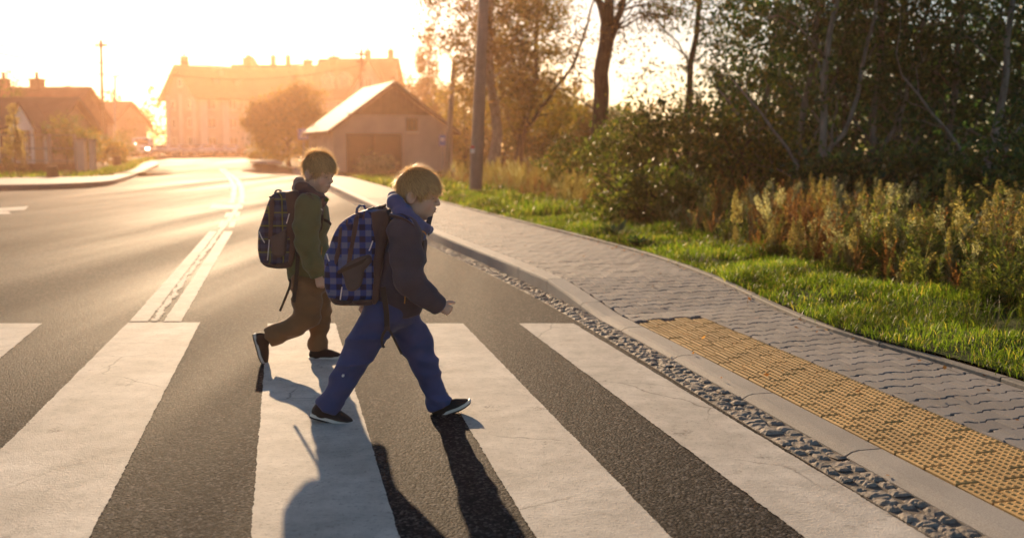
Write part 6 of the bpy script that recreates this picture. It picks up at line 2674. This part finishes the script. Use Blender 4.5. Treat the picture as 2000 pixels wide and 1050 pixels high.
# jacket
S = SDF((base.x - .22, Yd - .30, .42), (base.x + .24, Yd + .32, 1.08), .006)
S.ell(P_(606, 430), (.115, .150, .150), .0)
S.ell(P_(604, 505), (.115, .150, .15), .05)
S.cone(P_(604, 500), P_(602, 545), .118, .120, .05)
S.chain([P_(606, 388), P_(608, 374)], [.075, .06], .03)
S.chain([P_(603, 402, 5.905), P_(599, 440, 5.885), P_(600, 478, 5.88), P_(611, 510, 5.885), P_(622, 540, 5.90)], [.076, .074, .068, .058, .044], .02)
S.chain([P_(608, 402, 6.195), P_(618, 478, 6.22), P_(640, 528, 6.20)], [.074, .064, .045], .02)
S.cut(P_(604, 549), (-.05, 0, -1), P_(604, 572), .21)
wv = P_(622, 540, 5.90) - P_(611, 510, 5.885)
S.cut(P_(622, 539, 5.90), wv, P_(622, 539, 5.90), .07)
jk2 = finish('jacket', S, boy2, M['jacket_green'], (.007, (8, 8, 14), 41, .0006))
S = SDF(P_(604, 555) - .17, P_(604, 555) + .17, .006)
S.ell(P_(606, 550), (.121, .140, .06), 0)
S.cut(P_(604, 567), (.1, 0, -1))
S.cut(P_(604, 540), (0, 0, 1))
finish('shirt_hem', S, boy2, M['jacket_navy'])
cord('zip', M['leaf_bush'] if False else M['zip'], jk2, [vp(629, 482, 5.93), vp(628, 490, 5.93), vp(627, 498, 5.93)], .003)
# scarf collar
S = SDF(P_(608, 375) - .17, P_(608, 375) + .17, .005)
rg = [P_(584, 358, 6.05), P_(588, 366, 5.965), P_(606, 377, 5.945), P_(622, 387, 5.96), P_(630, 391, 6.02), P_(628, 389, 6.10), P_(610, 378, 6.15), P_(590, 364, 6.14), P_(584, 358, 6.05)]
S.chain(rg, [.034, .036, .036, .034, .03, .03, .034, .036, .034], .01)
rg = [P_(582, 371, 6.05), P_(590, 378, 5.95), P_(612, 391, 5.935), P_(628, 401, 5.97)]
S.chain(rg, [.036, .034, .032, .022], .01)
finish('scarf', S, boy2, M['scarf_dark'], (.007, (12, 12, 26), 51, .0006), 1)
mb = MB()
q = [vp(632, 383, 5.97), vp(643, 389, 5.95), vp(640, 394, 5.95), vp(631, 392, 5.97)]
mb.add([p - base for p in q] + [p - base + Vector((0, .01, 0)) for p in q], [(0, 1, 2, 3), (7, 6, 5, 4), (0, 4, 5, 1), (1, 5, 6, 2), (2, 6, 7, 3), (3, 7, 4, 0)])
mb.build('collar_tab', M['weed_green'], jk2)
# shoes
shoe(boy2, vp(494, 652, 5.98), vp(512, 713, 5.98), True, (1, 0, .4), .195, M['shoe_brown'])
shoe(boy2, vp(604, 702.5, 6.10), vp(670, 702.5, 6.10), False, (0, 0, 1), .200, M['shoe_brown'])

# --- his backpack
bag2 = empty('school_backpack', Vector((vp(550, 500, Yd).x, Yd, vp(550, 524, Yd).z)))
tag(bag2, 'dark green checked school backpack on the child in the green jacket', 'backpack')
Yn = 5.905
bd = prof_block('body', M['plaid_green'], bag2, [(508, 514), (502, 490), (504, 450), (514, 418), (526, 386), (538, 376), (560, 374), (580, 372), (586, 400), (582, 450), (572, 505), (566, 521), (545, 523), (522, 519)], Yn, Yd + .14, .045, Yn + .02, 4)
prof_block('base', M['nylon_dark'], bag2, [(509, 512), (540, 516), (570, 508), (569, 521), (545, 525), (520, 521)], Yn - .004, Yd + .144, .03, Yn + .02)
prof_block('front_pocket', M['nylon_dark'], bag2, [(502, 450), (508, 438), (516, 450), (519, 490), (515, 510), (506, 508), (501, 480)], Yn + .03, Yd + .11, .03, Yn + .02)
prof_block('back_panel', M['nylon_dark'], bag2, [(558, 376), (580, 371), (588, 390), (584, 450), (574, 510), (564, 515), (568, 470), (556, 455), (562, 420)], Yn - .004, Yd + .145, .02, Yn + .02)
prof_block('gusset', M['nylon_dark'], bag2, [(527, 392), (534, 384), (536, 410), (533, 450), (528, 485), (523, 470), (526, 430)], Yn - .003, Yn + .05, .012, Yn)
prof_block('side_pocket', M['nylon_mesh'], bag2, [(528, 462), (545, 455), (562, 446), (560, 480), (556, 500), (533, 500), (530, 480)], Yn - .016, Yn + .05, .02, Yn)
for pts in ([(565, 417), (562, 428), (559, 438)], [(526, 468), (524, 490), (522, 512)], [(506, 452), (511, 464), (517, 474)]):
    cord('piping', M['reflect'], bag2, [vp(x, y, Yn - .006) for x, y in pts], .0032)
strap('handle', M['plaid_green'], bag2, [vp(537, 384, 5.99), vp(538, 373, 5.99), vp(545, 370, 5.99), vp(552, 378, 5.99)], (0, 1, 0), .03, .008)
cord('zip_tail', M['nylon_dark'], bag2, [vp(533, 384, 5.98), vp(527, 384, 5.97), vp(523, 388, 5.97)], .005)
pts = [vp(578, 384, 5.97), vp(588, 379, 5.94), vp(602, 381, 5.885), vp(616, 389, 5.878), vp(624, 402, 5.90), vp(630, 420, 5.93)]
sp = strap('shoulder_strap', M['nylon_dark'], bag2, pts, (.15, .95, .15), .05, .012)
strap('strap_face', M['plaid_green'], sp, [p + Vector((.002, -.004, .008)) for p in pts[1:5]], (.15, .95, .15), .028, .004)
cord('piping', M['reflect'], sp, [vp(618, 401, 5.872), vp(624, 406, 5.88), vp(631, 411, 5.90)], .004)
strap('lower_strap', M['nylon_dark'], bag2, [vp(630, 420, 5.93), vp(627, 445, 5.91), vp(616, 462, 5.92), vp(590, 480, 5.94), vp(572, 495, 5.95)], (.4, -.6, .3), .026, .004)
strap('loose_strap', M['nylon_dark'], bag2, [vp(633, 429, 5.95), vp(642, 433, 5.93), vp(650, 443, 5.92)], (.2, -.6, .6), .02, .006)
strap('loose_strap', M['strap_brown'], bag2, [vp(582, 490, 5.895), vp(580, 530, 5.89), vp(577, 560, 5.89), vp(573, 594, 5.89)], (1, 0, 0), .022, .004)
strap('loose_strap', M['strap_brown'], bag2, [vp(566, 545, 5.91), vp(567, 556, 5.90), vp(558, 580, 5.90), vp(546, 609, 5.90)], (1, .2, .3), .014, .004)
# ------------------------------------------------------------------ haze: orange volume added to stand in for the lens flare's glow
mb = MB()
mb.box((-180, -8, -1.5), (130, 240, 20))
hz = mb.mesh('haze')
mt = bpy.data.materials.new('haze')
mt.use_nodes = True
mt.node_tree.nodes.remove(mt.node_tree.nodes['Principled BSDF'])
pv = mt.node_tree.nodes.new('ShaderNodeVolumePrincipled')
pv.inputs['Color'].default_value = (1.0, 0.57, 0.36, 1)
pv.inputs['Density'].default_value = 0.0008
pv.inputs['Anisotropy'].default_value = 0.72
mt.node_tree.links.new(pv.outputs[0], mt.node_tree.nodes['Material Output'].inputs['Volume'])
ho = link('haze', hz, mt)
tag(ho, 'warm haze added over the street for the flare glow', 'haze', kind='stuff')
